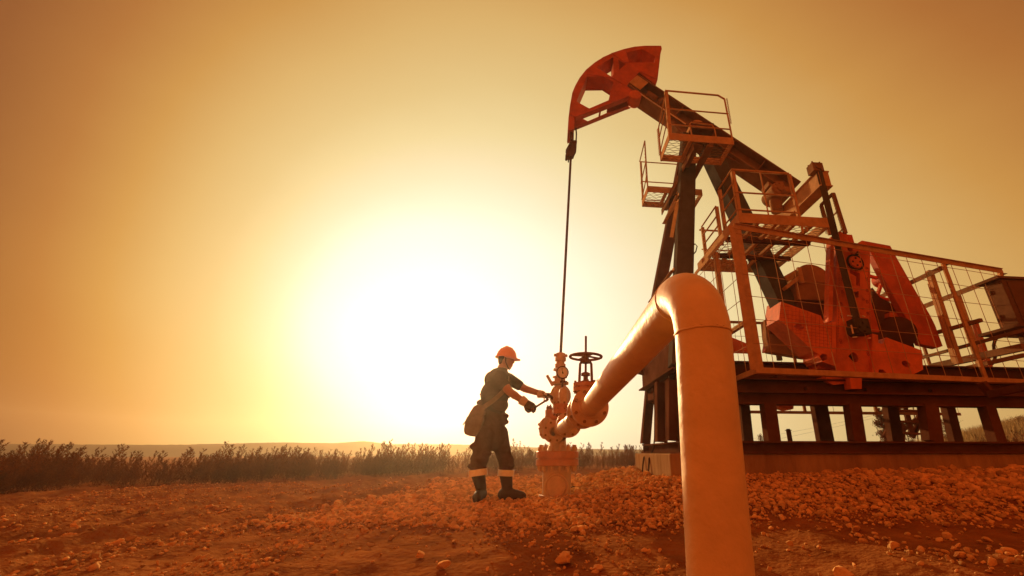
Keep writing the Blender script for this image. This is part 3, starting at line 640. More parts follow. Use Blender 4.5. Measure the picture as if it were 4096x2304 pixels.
# --- frame: trestle
ZB0, ZB1 = .505, .635
fr = MB()
for v in (-.88, .88): fr.ibeam(PW(1.31, v, (ZB0 + ZB1) / 2), PW(9.4, v, (ZB0 + ZB1) / 2), .15, ZB1 - ZB0, UP)
for u in (1.38, 3.3, 5.5, 7.6): fr.ibeam(PW(u, -.8, .57), PW(u, .8, .57), .12, .12, UP)
fr.build('base_skid', 'steeldark', pump)
fr = MB()
for v, z_ in ((-.84, 1.115), (.84, 1.30)): fr.ibeam(PW(1.40, v, z_), PW(6.6, v, z_), .16, .15, UP)
for u in (1.45, 2.2, 3.1, 3.9, 4.8, 5.7, 6.5): fr.bar(PW(u, -.76, 1.22), PW(u, .76, 1.31), .12, .10)
fr.build('trestle_beam', 'steeldark', pump)
fr = MB()
for v, z_ in ((-.70, 1.285), (.84, 1.46)): fr.ibeam(PW(1.42, v, z_), PW(6.7, v, z_), .16, .165, UP)
for v in (-.42, .42): fr.ibeam(PW(1.4, v, 1.51), PW(6.7, v, 1.51), .16, .25, UP)
fr.bar(PW(1.37, -.92, 1.68), PW(1.37, .92, 1.68), .03, .48); fr.bar(PW(1.34, -.93, 1.44), PW(1.34, .93, 1.44), .10, .018)
fr.bar(PW(1.39, -.93, 1.62), PW(2.0, -.93, 1.62), .04, .34); fr.bar(PW(1.39, .93, 1.62), PW(2.2, .93, 1.62), .04, .34)
for u in (1.5, 2.0, 2.8, 3.6, 4.4, 5.2, 6.0): fr.bar(PW(u, -.66, 1.40), PW(u, .80, 1.40), .12, .06)
fr.bar(PW(1.46, -.8, 1.36), PW(1.46, .8, 1.36), .03, .16); fr.build('skid_beam', 'steeldark', pump)
legsN = [((3043, 3092), (3069, 3109)), ((3378, 3426), (3405, 3450)), ((3676, 3731), (3710, 3750)), ((3915, 3955), (3966, 4010))]
legsF = [((2952, 2990), (2970, 3007)), ((3242, 3298), (3280, 3321)), ((3530, 3575), (3566, 3595)), ((3763, 3799), (3803, 3841))]
for lst, v in ((legsN, -.88), (legsF, .88)):
    for (t0, t1), (b0, b1) in lst:
        tp = PJ((t0 + t1) / 2, 1600, v); ut = uvz(tp)[0]; bp = PJ((b0 + b1) / 2, 1765, v); ub = uvz(bp)[0]
        w = (PJ(t1, 1600, v) - PJ(t0, 1600, v)).length * .95
        m_ = MB(); P0 = PW(ub, v * 1.0, ZB1 - .002); P1 = PW(ut, v, 1.045 if v < 0 else 1.23)
        m_.bar(P0, P1, .12, w, AX); m_.build('trestle_leg', 'steeldark', pump)
for (px0, py0, px1, py1, v) in ((2600, 1555, 2581, 1787, .9), (2642, 1530, 2645, 1775, -.3), (2690, 1520, 2692, 1770, -.86)):
    m_ = MB(); a_ = PJ(px0, py0, v); b_ = PJ(px1, py1, v); b_.z = ZB1; m_.ibeam(a_, b_, .14, .13, AX, .012, .012); m_.build('trestle_leg', 'steeldark', pump)
mb = MB(); mb.bar(PJ(*cG(460, 140), .2), PJ(*cG(548, 560), -.5), .012); mb.build('tie_rod', 'galv', pump)
# --- expanded-metal helper
def grating(mb, p, ex, ey, lx, ly, pitch=.05, pitch2=.13, r=.0028):
    n = int(ly / pitch)
    for i in range(n + 1):
        q = p + ey * (i * pitch); m = max(2, int(lx / (pitch2 / 2)))
        pts = [q + ex * (lx * k / m) + ey * (pitch * .5 * (k % 2)) for k in range(m + 1)]
        if i % 2: pts = [q + ex * (lx * k / m) + ey * (pitch * .5 * ((k + 1) % 2)) for k in range(m + 1)]
        for a_, b_ in zip(pts[:-1], pts[1:]):
            s = (b_ - a_).normalized().cross(UP) * r; mb.hexa([a_ - s - UP * r, b_ - s - UP * r, b_ + s - UP * r, a_ + s - UP * r, a_ - s + UP * r, b_ - s + UP * r, b_ + s + UP * r, a_ + s + UP * r])
def deck(name, u0, u1, v0, v1, z, hgt, parent, label=None, ribs=3, m='galv', pitch=.05):
    mb = MB()
    for a_, b_ in (((u0, v0), (u1, v0)), ((u1, v0), (u1, v1)), ((u1, v1), (u0, v1)), ((u0, v1), (u0, v0))): mb.bar(PW(*a_, z + hgt / 2), PW(*b_, z + hgt / 2), .008, hgt)
    for i in range(ribs): u = u0 + (u1 - u0) * (i + 1) / (ribs + 1); mb.bar(PW(u, v0, z + .02), PW(u, v1, z + .02), .05, .04)
    o = mb.build(name, m, parent, label)
    mb = MB(); grating(mb, PW(u0 + .01, v0, z + .045), AX, TX, u1 - u0 - .02, v1 - v0, pitch); mb.build('grating', 'steel', o); return o
def chain(mb, p, q, n, r=.012):
    for i in range(n):
        c = p.lerp(q, (i + .5) / n); d = (q - p).normalized(); s = (AX if i % 2 else TX); l = (q - p).length / n * .62
        mb.tube([c + d * l * math.cos(t) + s * r * math.sin(t) for t in [k * math.pi / 3 for k in range(6)]], .0035, 4, closed=True)
# --- top platforms either side of the saddle
pv = -1.0
n0 = PJ(*cB(430, 625), pv); n1 = PJ(*cB(1055, 715), pv); u0, _, z0 = uvz(n0); u1, _, z1 = uvz(n1)
f0 = zpt(*cB(345, 830), z0); vf = uvz(f0)[1]
PL = deck('service_platform', u0, u1, pv, vf, z0, .13, pump, 'upper platform on the near side of the saddle', 2)
mb = MB()
def rails(mb, pts, r=.014):
    for a_, b_ in zip(pts[:-1], pts[1:]): mb.cyl(a_, b_, r, 8)
tl = PW(u0, pv, uvz(PJ(*cA(1325, 615), pv))[2]); ht = tl.z - z0
mb.angle(PW(u0, pv, z0), tl, .05, AX, TX)
tr_ = PJ(*cA(2015, 728), pv); ur, _, zr = uvz(tr_)
rails(mb, [tl, PW(u1 - .12, pv, tl.z - .0), PW(u1 - .02, pv, tl.z - .07), PW(u1, pv, z0)]); 
for f in (.62, .30): rails(mb, [PW(u0, pv, z0 + ht * f), PW(u1, pv, z0 + ht * f)], .011)
mb.cyl(PW(u0, pv, tl.z - .08), PW(u0, vf, z0 + ht * .68), .011, 8); mb.cyl(PW(u0, vf, z0 + ht * .68), PW(u0, vf, z0), .013, 8)
for f in (.55, .28): mb.cyl(PW(u0, pv, z0 + ht * f + .12), PW(u0, vf, z0 + ht * f - .08), .009, 8)
rails(mb, [PJ(*cA(1645, 1140), pv), PJ(*cA(1620, 1000), pv), PJ(*cA(1640, 982), pv), PJ(*cA(1880, 1015), pv), PJ(*cA(1905, 1050), pv), PJ(*cA(1930, 1170), pv)], .010)
chain(mb, PW(u1 + .02, pv, tl.z - .05), PW(u1 + .02, pv, z0 + ht * .42), 22); chain(mb, PW(u0 - .02, vf, z0 + ht * .66), PW(u0 - .02, vf, z0 + .1), 26)
mb.build('handrail', 'galv', PL)
# far platform
zf = z0; q0 = zpt(*cB(222, 1130), zf); q1 = zpt(*cB(745, 1170), zf); q2 = zpt(*cB(155, 1272), zf)
fu0, fv0, _ = uvz(q0); fu1 = uvz(q1)[0]; fv1 = uvz(q2)[1]
PF = deck('service_platform', fu0, fu1, fv0, fv1, zf, .13, pump, 'upper platform on the far side of the saddle', 2)
mb = MB(); hF = uvz(PJ(*cB(110, 835), fv1))[2] - zf
for f in (1, .55, .15): rails(mb, [PW(fu0, fv1, zf + hF * f), PW(fu1, fv1, zf + hF * f)], .011)
mb.angle(PW(fu0, fv1, zf), PW(fu0, fv1, zf + hF), .04, AX, -TX); mb.cyl(PW(fu1, fv1, zf), PW(fu1, fv1, zf + hF), .012, 8)
tp = PJ(*cB(166, 725), fv0); mb.cyl(PW(fu0, fv0, zf), PW(fu0, fv0, zf + hF + .1), .013, 8); mb.cyl(PW(fu0, fv0, zf + hF + .1), PW(fu0, fv1, zf + hF), .011, 8); mb.cyl(PW(fu0, fv0, zf + hF * .65), PW(fu0, fv1, zf + hF * .5), .010, 8); mb.cyl(PW(fu0, fv0, zf + hF * .35), PW(fu0, fv1, zf + hF * .15), .010, 8)
chain(mb, PW(fu0, fv0, zf + hF), PW(fu0 - .02, fv0, zf + .2), 22)
mb.build('handrail', 'galv', PF)
mb = MB(); ua = uvz(zpt(*cB(640, 680), z0))[0]; ub = uvz(zpt(*cB(810, 690), z0))[0]
mb.angle(PW(ua, pv + .03, z0 - .01), PW(ua, fv1 + .05, zf - .01), .12, -UP, AX, .012); mb.bar(PW(ub, pv + .02, z0 - .03), PW(ub, fv1 - .1, zf - .03), .09, .05); mb.build('platform_support', 'steel', pump)
# --- middle platform above the gearbox
mv = -1.2
m0 = PJ(2960, 890, mv); m1 = PJ(3326, 944, mv); mu0, _, mz = uvz(m0); mu1 = uvz(m1)[0]
vback = uvz(zpt(2816, 1063, mz))[1]; vmid = uvz(zpt(*cC(835, 395), mz))[1]
PM = deck('service_platform', mu0, mu1, mv, mv + 1.5, mz, .15, pump, 'wide lower platform above the gearbox', 4, pitch=.055)
mb = MB(); 
for v in (mv + .45, mv + .95): mb.bar(PW(mu0, v, mz + .0), PW(mu1, v, mz + .0), .06, .06)
mb.build('cross_rib', 'steeldark', PM)
deck('walkway', mu0 - .02, mu0 + .75, mv + 1.52, vback, mz, .13, PM, None, 1)
mb = MB(); ph = uvz(PJ(*cB(1025, 915), mv))[2]; hm = ph - mz
mb.angle(PW(mu0 + .0, mv, mz), PW(mu0, mv, ph), .05, AX, TX); u_r = uvz(PJ(*cB(1595, 1020), mv))[0]
mb.angle(PW(u_r, mv, mz), PW(u_r, mv, ph), .04, AX, TX)
for f in (1, .56, .24): rails(mb, [PW(mu0, mv, mz + hm * f), PW(u_r, mv, mz + hm * f)], .012 if f < 1 else .018)
um = uvz(PJ(*cB(1315, 990), mv))[0]; mb.cyl(PW(um, mv, mz), PW(um, mv, ph), .010, 8)
for (va, vb) in ((mv, mv + .45), (mv + .62, vback - .1)):
    top = hm * (1 if va == mv else .78)
    mb.angle(PW(mu0, vb, mz), PW(mu0, vb, mz + top), .045, AX, TX)
    if va != mv: mb.angle(PW(mu0, va, mz), PW(mu0, va, mz + top * 1.0), .045, AX, TX)
    for f in (1, .75, .5, .25): mb.cyl(PW(mu0, va, mz + top * f), PW(mu0, vb, mz + top * f), .012, 8)
mb.cyl(PW(mu0, vback, mz + hm * .78), PW(mu0 + .75, vback, mz + hm * .78), .016, 8); mb.cyl(PW(mu0, vback, mz + hm * .35), PW(mu0 + .75, vback, mz + hm * .35), .010, 8)
mb.build('handrail', 'galv', PM)
mb = MB()                                              # gate rails at the rear end of the middle platform
ga = PJ(*cD(205, 535), -.55); gbq = PJ(*cD(320, 420), -.95); gu = uvz(gbq)[0]; gu2 = uvz(ga)[0]
mb.bar(PJ(*cD(205, 535), -.55), PJ(*cD(290, 820), -.55), .05, .03); mb.bar(gbq, PJ(*cD(440, 805), -.95), .05, .03); mb.bar(gbq, PJ(*cD(205, 530), -.55), .045, .03)
mb.cyl(PJ(*cD(355, 600), -.95), PJ(*cD(250, 700), -.55), .012, 8); mb.cyl(PJ(*cD(408, 768), -.95), PJ(*cD(300, 860), -.55), .012, 8)
chain(mb, PJ(*cD(313, 450), -.97), PJ(*cD(412, 790), -.97), 26, .014); chain(mb, PJ(*cD(195, 550), -.57), PJ(*cD(255, 810), -.57), 24, .012); mb.build('end_gate', 'steel', PM)
mb = MB(); h_ = PJ(3204, 895, mv); mb.cyl(PJ(3205, 893, mv), PJ(3212, 935, mv), .016, 8); mb.tube([PJ(3214, 908, mv), PJ(3222, 909, mv), PJ(3229, 917, mv), PJ(3230, 928, mv)], .010, 6); mb.build('grab_handle', 'galv', PM)
# --- bridle, carrier bar, polished rod
mb = MB(); ct = WELL.copy(); ct.z = PJ(*cA(240, 1290), 0).z
hb = PJ(*cA(262, 960), 0); Zt = hb.z
cr = crop(2200, 450, .1726)
top_n = [cr(505, 170), cr(550, 170), cr(600, 365)]; 
mb.tube([PJ(*cr(520, 165), -.10), PJ(*cr(495, 430), -.10), PJ(*cr(480, 640), -.07)], .014, 8); mb.tube([PJ(*cr(548, 170), -.06), PJ(*cr(538, 430), -.06), PJ(*cr(535, 640), -.05)], .012, 8); mb.tube([PJ(*cr(602, 365), .10), PJ(*cr(612, 500), .10), PJ(*cr(604, 680), .08)], .013, 8)
mb.build('bridle_rope', 'rope', pump)
mb = MB()
mb.prism(P_([cr(500, 615), cr(545, 625), cr(385, 905), cr(362, 895), cr(365, 860)], -.06), TX * .05); mb.prism(P_([cr(545, 640), cr(600, 640), cr(628, 660), cr(620, 710), cr(605, 745), cr(618, 770), cr(615, 830), cr(585, 880), cr(548, 975), cr(522, 978), cr(505, 1015), cr(430, 1000), cr(412, 1000), cr(395, 1025), cr(355, 1010), cr(358, 975), cr(480, 740)], -.05), TX * .11)
mb.cyl(PJ(*cr(432, 990), -.02), PJ(*cr(425, 1150), -.02), .012, 8); cb = mb.build('carrier_bar', 'steeldark', pump, bevel=.004)
mb = MB(); mb.cyl(PJ(*cr(485, 980), 0), UY(2243, 1410, 5.5), .0195, 12); mb.build('polished_rod', 'steeldark', pump)
# ------------------------------------------------------------------ guard cage
PF_ = R(15); FA = Vector((math.cos(PF_), math.sin(PF_), 0)); FN = Vector((-math.sin(PF_), math.cos(PF_), 0))
K = PJ(3030, 1480, -1.30)
def FP(px, py): return isec(px, py, K, FN)
def SP(px, py): return isec(px, py, K, AX)
zb = K.z; zt = FP(2983, 912).z
cage = thing('guard_cage', 'tall steel guard fence of posts, rails and wide wire mesh around the crank', 'guard fence', (K.x, K.y, zb))
fr_end = FP(4007, 1085); Lr = (fr_end - K).dot(FA); fm = (FP(3785, 1060) - K).dot(FA)
def FQ(s, z, d=0): p = K + FA * s + TX * d; p.z = z; return p
def zat(s): return zt + (fr_end.z - zt) * s / Lr
def zbt(s): return zb + (FP(4096, 1526).z - zb) * s / ((FP(4096, 1526) - K).dot(FA))
mb = MB(); mb.bar(FQ(-.02, zt), FQ(Lr + .02, zat(Lr)), .01, .075); mb.bar(FQ(0, zt + .036), FQ(Lr, zat(Lr) + .036), .06, .006); mb.build('rail', 'galv', cage)
mb = MB(); mb.bar(FQ(-.02, zb), FQ(Lr + 1.4, zbt(Lr + 1.4)), .01, .062); mb.bar(FQ(0, zb - .03, .03), FQ(Lr + 1.4, zbt(Lr + 1.4) - .03, .03), .06, .006); mb.build('rail', 'galv', cage)
for nm, s in (('post', 0), ('post', fm), ('post', Lr)):
    mb = MB(); mb.angle(FQ(s, zbt(s)), FQ(s, zat(s)), .085 if s == 0 else .07, FA if s == 0 else -FA, TX, .008)
    if s == 0: mb.bar(FQ(-.045, zb, .004), FQ(-.045, zt, .004), .008, .09, -FA)
    mb.build(nm, 'galv', cage)
sl_ = (SP(2780, 1109) - K).dot(TX)
a_ = SP(*cC(1055, 985))
for z_ in (zt, zb): mb = MB(); mb.bar(FQ(0, z_), FQ(0, z_, sl_), .01, .06); mb.build('rail', 'galv', cage)
mb = MB(); mb.angle(FQ(0, a_.z), FQ(0, a_.z, 1.2), .05, UP, AX); mb.build('rail', 'galv', cage)
ps = (SP(*cC(765, 640)) - K).dot(TX); mb = MB(); mb.angle(FQ(0, zb, ps), FQ(0, zt - .0, ps), .06, AX, TX, .008); mb.build('post', 'galv', cage)
mb = MB(); wr = .0042; lv = []
z = zt - .10
while z > zb + .1: lv.append(z); z -= .285
jt = random.Random(4)
for z in lv:
    f = (z - zb) / (zt - zb); e = Lr; pts = [FQ(s, zbt(s) + (zat(s) - zbt(s)) * f + jt.uniform(-.006, .006)) for s in np.linspace(0, e, 8)]; mb.tube(pts, wr, 5)
    pts = [FQ(0, z + jt.uniform(-.004, .004), d) for d in np.linspace(0, sl_, 5)]; mb.tube(pts, wr, 5)
s = .22
while s < Lr - .03:
    mb.tube([FQ(s, zbt(s)), FQ(s + jt.uniform(-.01, .01), (zb + zt) / 2), FQ(s, zat(s))], wr, 5); s += .285
s = .26
while s < sl_: mb.tube([FQ(0, zb, s), FQ(0, zt, s)], wr, 5); s += .285
mb.build('wire_mesh', 'wire', cage)
# frames running away from the front, and the far-side fence
mb = MB()
def TB(p, q, z, w, h, off=0): a_ = UZ(*p, z); b_ = UZ(*q, z); mb.bar(a_, b_, w, h); return a_, b_
zm = zat(fm) - .03; ze = zat(Lr) - .03
b1 = FQ(fm, zm); e1 = FQ(fm, zm, 1.9); mb.angle(b1, e1, .075, -UP, AX); b2 = FQ(Lr, ze); e2 = FQ(Lr, ze, 2.2); mb.angle(b2, e2, .085, -UP, AX)
Z_ = crop(3700, 1000, .207); Y_ = crop(3700, 1280, .207)
TB(Y_(-900, 560), Y_(1090, 0), 2.2, .05, .05); TB(Y_(-100, 740), Y_(1913, 195), 1.95, .03, .045)
TB(Y_(150, 900), Y_(1913, 520), 1.78, .07, .09); TB(Y_(150, 1070), Y_(1913, 680), 1.62, .03, .05)
mb.build('cross_member', 'steel', cage)
def tpost(sA, pxy, w, nm='post', m='galv'):
    m_ = MB(); p = isec(*pxy[0], FQ(sA, 0), AX); q = isec(*pxy[1], FQ(sA, 0), AX); q.x, q.y = (p.x * .5 + q.x * .5), (p.y * .5 + q.y * .5); m_.angle(q, p, w, AX, TX, .008); m_.build(nm, m, cage)
tpost(fm, (Z_(75, 385), Y_(600, 850)), .075); tpost(fm + .02, (Z_(95, 630), Y_(520, 830)), .045); tpost(Lr, (Z_(590, 790), Y_(1120, 1130)), .08)
m_ = MB(); m_.bar(PJ(*Y_(955, 30), -.2), PJ(*Y_(1300, 1090), -.2), .06, .06); m_.build('post', 'redlight', cage)
mb = MB(); fv = 1.6; zf0 = PJ(3100, 1649, fv).z; zf1 = PJ(2980, 1290, fv).z; uA, uB = uvz(PJ(2880, 1300, fv))[0], 7.6
mb.bar(PW(uA, fv, zf0), PW(uB, fv, zf0), .02, .05); mb.bar(PW(uA, fv, zf1), PW(uB, fv, zf1), .02, .05)
u = uA
while u < uB:
    mb.bar(PW(u, fv, zf0), PW(u, fv, zf1), .045, .045); u += 1.4
u = uA
while u < uB: mb.cyl(PW(u, fv, zf0 - .0), PW(u, fv, zf1), .004, 4); u += .28
for k in range(1, 6): z = zf0 + (zf1 - zf0) * k / 6; mb.cyl(PW(uA, fv, z), PW(uB, fv, z), .004, 4)
mb.build('fence_panel', 'steel', cage)
# floor grating with saw-tooth edge at the rear of the cage
mb = MB(); g0 = UZ(*Y_(1180, 1130), 1.5); ug, vg, _ = uvz(g0); mb.bar(PW(ug, vg, 1.47), PW(ug, vg + 1.6, 1.47), .02, .12); mb.bar(PW(ug + .9, vg, 1.47), PW(ug + .9, vg + 1.6, 1.47), .02, .12)
for k in range(40): mb.bar(PW(ug - .01, vg + .04 * k, 1.53), PW(ug + .9, vg + .04 * k, 1.53), .004, .03)
for k in range(12): mb.bar(PW(ug + .08 * k, vg, 1.53), PW(ug + .08 * k, vg + 1.6, 1.53), .004, .03)
mb.build('floor_grating', 'steeldark', cage)
mb = MB()
mb.bar(PJ(3925, 1530, -1.1), PJ(3965, 1580, -1.1), .10, .05, AX); mb.build('outrigger', 'steeldark', cage); mb = MB(); mb.bar(UZ(3960, 1578, 1.1), UZ(4150, 1535, 1.1), .05, .07)
mb.build('outrigger', 'steeldark', cage)
# --- hanging cable
mb = MB(); cp_ = [(0, 930), (200, 1000), (450, 985), (620, 1005), (750, 1010), (900, 1000), (1030, 978), (1150, 945), (1250, 890), (1330, 810), (1355, 720), (1340, 600), (1325, 500), (1350, 400), (1400, 330), (1500, 280), (1640, 220), (1760, 150)]
mb.tube([isec(*Y_(*p), K + FN * .55, FN) for p in cp_], .022, 8); mb.build('power_cable', 'rope', None, 'thick dark cable looping between the control cabinet and the motor', cat='cable')
# --- control cabinet
mat('cabinet', (.17, .08, .04), .8, var=.2, bump=.1, spec=0)
cv_ = isec(3996, 1102, PW(0, -.85, 0), TX); cz = cv_.z; cab = thing('control_cabinet', 'brown steel electrical cabinet with overhanging top on the rear of the frame', 'cabinet', (cv_.x, cv_.y, 1.45))
cb_ = UZ(3907, 1138, cz); dpt = (cb_ - cv_).dot(TX); zb_ = isec(*cF(1760, 800), cv_, AX).z
mb = MB(); o_ = cv_; B_ = [o_ + AX * .04 + TX * .03, o_ + AX * 1.0 + TX * .03, o_ + AX * 1.0 + TX * (dpt - .05), o_ + AX * .04 + TX * (dpt - .05)]
mb.hexa([Vector((p.x, p.y, zb_)) for p in B_] + [Vector((p.x, p.y, cz - .04)) for p in B_]); mb.build('cabinet_body', 'cabinet', cab, bevel=.006)
mb = MB(); mb.box(o_ + AX * .5 + TX * dpt / 2 - UP * .02, AX * .53, TX * dpt / 2, UP * .018); mb.build('cabinet_top', 'cabinet', cab)
mb = MB(); mb.box(Vector((0, 0, zb_ - .02)) + Vector((o_.x, o_.y, 0)) + AX * .45 + TX * (dpt / 2 + .04), AX * .55, TX * (dpt / 2 + .12), UP * .02); mb.build('cabinet_shelf', 'cabinet', cab)
mb = MB(); 
for k in (.25, .75): mb.box(Vector((o_.x, o_.y, zb_ * (1 - k) + cz * k)) + AX * .035 + TX * dpt * .7, AX * .01, TX * .02, UP * .03)
mb.box(Vector((o_.x, o_.y, (zb_ + cz) / 2)) + AX * .52 + TX * .026, AX * .40, TX * .008, UP * (cz - zb_) * .40); mb.build('cabinet_door', 'cabinet', cab)
for k_ in (0, 1):
    mb = MB(); q0 = Vector((o_.x, o_.y, 0)) + (AX * .3 + TX * dpt * .7 if k_ else AX * .9 + TX * dpt * .5); mb.bar(q0 + UP * 1.38, q0 + UP * (zb_ - .04), .08, .08); mb.build('cabinet_stand', 'cabinet', cab)
# --- timbers resting on the base, small fittings, cables down the block
mat('timber', (.20, .12, .07), .85, var=.4, scale=3, bump=.6, bscale=20, stretch=(1, 8, 8), spec=.1)
for i, (a_, b_, v, w, h, lb) in enumerate(((cG(1650, 812), cG(1955, 790), .3, .20, .13, 'old timber sleeper lying on the block between the first and second trestle legs'),
                                          (cH(725, 812), cH(1050, 790), .35, .20, .10, 'cracked timber sleeper lying behind the middle trestle legs'),
                                          (cH(1560, 815), cH(2110, 800), .2, .2, .07, 'long flat timber at the rear end of the block'),
                                          (cG(1330, 830), cG(1475, 822), .4, .15, .07, 'short timber offcut beside the first trestle leg'))):
    p, q = PJ(*a_, v), PJ(*b_, v); p.z = q.z = .507 + h / 2; m_ = MB(); m_.bar(p, q, w, h); m_.build('timber', 'timber', None, lb, bevel=.006, cat='timber', group='timbers on the concrete block')
m_ = MB(); p = PJ(*cG(1732, 775), .6); q = PJ(*cG(1725, 700), .6); b0 = Vector((p.x, p.y, .506)); m_.lathe(b0, UP, [(0, 0), (0, .06), (.12, .06), (.12, .035), (p.z - .506 + .08, .035), (p.z - .506 + .08, .05), (p.z - .42, .05), (p.z - .42, .028), (q.z - .506, .028), (q.z - .506, 0)], 12); m_.build('pipe_fitting', 'steeldark', None, 'short stepped iron fitting standing upright behind the timber sleeper', cat='fitting')
for i, (l, lb) in enumerate((([(-.05, 1.44), (0, 1.2)], ''),)): pass
def cab_(pts, v, lb):
    m_ = MB(); m_.tube([PJ(*cG(x, y), v) for x, y in pts], .011, 6); m_.build('ground_cable', 'rope', None, lb, cat='cable')
cab_([(300, 205), (315, 520), (312, 800), (300, 915), (270, 965), (220, 985), (200, 1000), (188, 1080), (180, 1200)], .3, 'black cable running down the trestle and over the outer edge of the block')
cab_([(420, 975), (330, 978), (280, 985), (256, 1010), (250, 1100), (240, 1215)], .0, 'black cable bent down the end face of the block into the stones')
# --- stairs behind the pump
st = thing('metal_stairs', 'steel service stairs standing behind the trestle legs', 'stairs', UY(3640, 1755, 9.0)); mb = MB(); ys = 9.0
for (a_, b_) in (((1000, 560), (1060, 440)), ((900, 775), (1060, 450)), ((1195, 790), (1300, 600)), ((1230, 600), (1040, 760)), ((1200, 790), (1260, 560))): mb.bar(UY(*cH(*a_), ys), UY(*cH(*b_), ys), .05, .07)
mb.bar(UY(*cH(1130, 520), ys), UY(*cH(1200, 790), ys), .10, .06); mb.bar(UY(*cH(1120, 440), ys), UY(*cH(1150, 700), ys), .06, .06); mb.bar(UY(*cH(1080, 640), ys), UY(*cH(1080, 900), ys), .09, .09); mb.build('stringer', 'steeldark', st)
for (a_, b_) in (((1010, 510), (1270, 515)), ((1030, 625), (1310, 628)), ((1050, 740), (1240, 755)), ((1000, 490), (1140, 470))):
    mb = MB(); mb.bar(UY(*cH(*a_), ys), UY(*cH(*b_), ys) , .25, .04); mb.build('tread', 'steeldark', st)
# --- far power line
pl = UY(3652, 1700, 70.); pole = thing('utility_pole', 'thin distant utility pole with short crossarm seen over the stairs', 'utility pole', (pl.x, pl.y, gz(pl.x, pl.y)))
mb = MB(); tp_ = UY(3650, 1612, 70.); mb.cyl(Vector((pl.x, 70, gz(pl.x, 70) - .3)), tp_, .11, 8); mb.build('pole', 'bark', pole); mb = MB(); a_ = UY(3632, 1630, 70.); b_ = UY(3668, 1627, 70.); mb.bar(a_, b_, .1, .1)
for f in (0.05, .5, .95): q = a_.lerp(b_, f); mb.cyl(q, q + UP * .3, .05, 6)
mb.build('crossarm', 'bark', pole)
for i, (dy, lb) in enumerate(((0, 'upper thin power line sagging across the gap between the trestle legs'), (26, 'lower thin power line sagging across the gap between the trestle legs'))):
    m_ = MB(); p0 = UY(3650, 1627 + dy * .3, 70.); p1 = UY(2700, 1790 + dy, 150.); pts = [p0.lerp(p1, t) - UP * 3.0 * 4 * t * (1 - t) * .35 for t in np.linspace(0, 1, 14)]; m_.tube(pts, .018, 4); m_.build('power_line', 'bark', None, lb, cat='power line')
# ------------------------------------------------------------------ wellhead
mat('wellpaint', (.72, .50, .28), .5, var=.18, scale=7, bump=.3, bscale=45)
mat('wellred', (.68, .31, .15), .5, var=.2, scale=7, bump=.3, bscale=45)
mat('pipe', (.82, .55, .25), .5, var=.13, scale=6, bump=.2, bscale=24, spec=.5)
mat('bolt', (.36, .20, .10), .5, var=.3, spec=.2)
mat('dial', (.97, .92, .80), .4, var=.03, bump=0)
wy = 5.5
def wz(y, yy=wy): return UY(2225, cW(0, y)[1], yy).z
wx = WELL.x; WB = Vector((wx, wy, 0))
well = thing('wellhead', 'pale bolted wellhead with red flanges and pressure gauge beside the worker', 'wellhead', (wx, wy, 0))
def at(z, d=0): return Vector((wx, wy + d, z))
zA, zB2, zC, zD = wz(1325) - .12, wz(1108), wz(1085), wz(975)
mb = MB(); mb.lathe(at(zA), UP, [(0, 0), (0, .215), (.14, .215), (.14, .178), (zC - zA, .178)], 40); cs = mb.build('casing_pipe', 'wellpaint', well)
mid = wz(1030)
mb = MB(); mb.lathe(at(zC), UP, [(0, .1), (0, .262), (.01, .268), (mid - zC - .012, .268), (mid - zC - .012, .245), (mid - zC + .006, .245), (mid - zC + .006, .268), (zD - zC - .01, .268), (zD - zC, .26), (zD - zC, .1)], 44); fl = mb.build('casing_flange', 'wellred', well)
mb = MB()
for k in range(14):
    w = 2 * math.pi * k / 14; c_ = at(0) + Vector((math.cos(w), math.sin(w), 0)) * .225
    for z0_, z1_ in ((zC - .055, zC), (zD, zD + .05)): mb.tube([Vector((c_.x, c_.y, z0_)), Vector((c_.x, c_.y, z1_))], .026, 6, smooth=False)
    mb.cyl(Vector((c_.x, c_.y, zC - .065)), Vector((c_.x, c_.y, zD + .075)), .014, 8)
mb.build('flange_bolts', 'wellpaint', fl)
ccz = wz(1240); cc = at(ccz, -.178); mb = MB(); mb.lathe(cc + Vector((.01, .03, 0)), Vector((.02, -1, 0)), [(0, .15), (.03, .15), (.045, .14), (.045, .125), (.035, .12), (.055, .115), (.055, 0)], 32); mb.ring_bolts(cc + Vector((.01, -.02, 0)), Vector((.02, -1, 0)), .098, 8, .014, .022, .5); mb.build('inspection_cover', 'wellpaint', cs)
mb = MB(); zE = wz(870); mb.lathe(at(zD), UP, [(0, .15), (.03, .13), (.08, .108), (zE - zD, .10), (wz(655) - zD, .10)], 32)
DX = Vector((.155, -.988, 0)).normalized()
cz_ = wz(835); mb.lathe(at(cz_) - DX * .12, DX, [(0, 0), (0, .11), (.2, .12), (.34, .11)], 28); spool = mb.build('cross_body', 'wellpaint', well)
def flange(c, ax, r, t, nb, m, parent, name='flange', hole=.05):
    mb = MB(); mb.lathe(c, ax, [(0, hole), (0, r), (t * .42, r), (t * .42, r * .93), (t * .58, r * .93), (t * .58, r), (t, r), (t, hole)], 36); mb.lathe(c, ax, [(-.012, r * .45), (-.012, r * .6), (0, r * .62)], 28); mb.lathe(c + ax.normalized() * t, ax, [(.012, r * .45), (.012, r * .6), (0, r * .62)], 28)
    o = mb.build(name, m, parent); mb = MB(); mb.ring_bolts(c - ax.normalized() * .025, ax, r * .82, nb, .0135, t + .05, .5); mb.build('flange_bolts', 'bolt', o); return o
def WC(x, y, yy): return UY(*cW(x, y), yy)
flange(WC(318, 825, 5.28), DX, .135, .05, 8, 'wellpaint', well)
flange(WC(432, 770, 4.92), DX, .145, .06, 8, 'wellpaint', well)
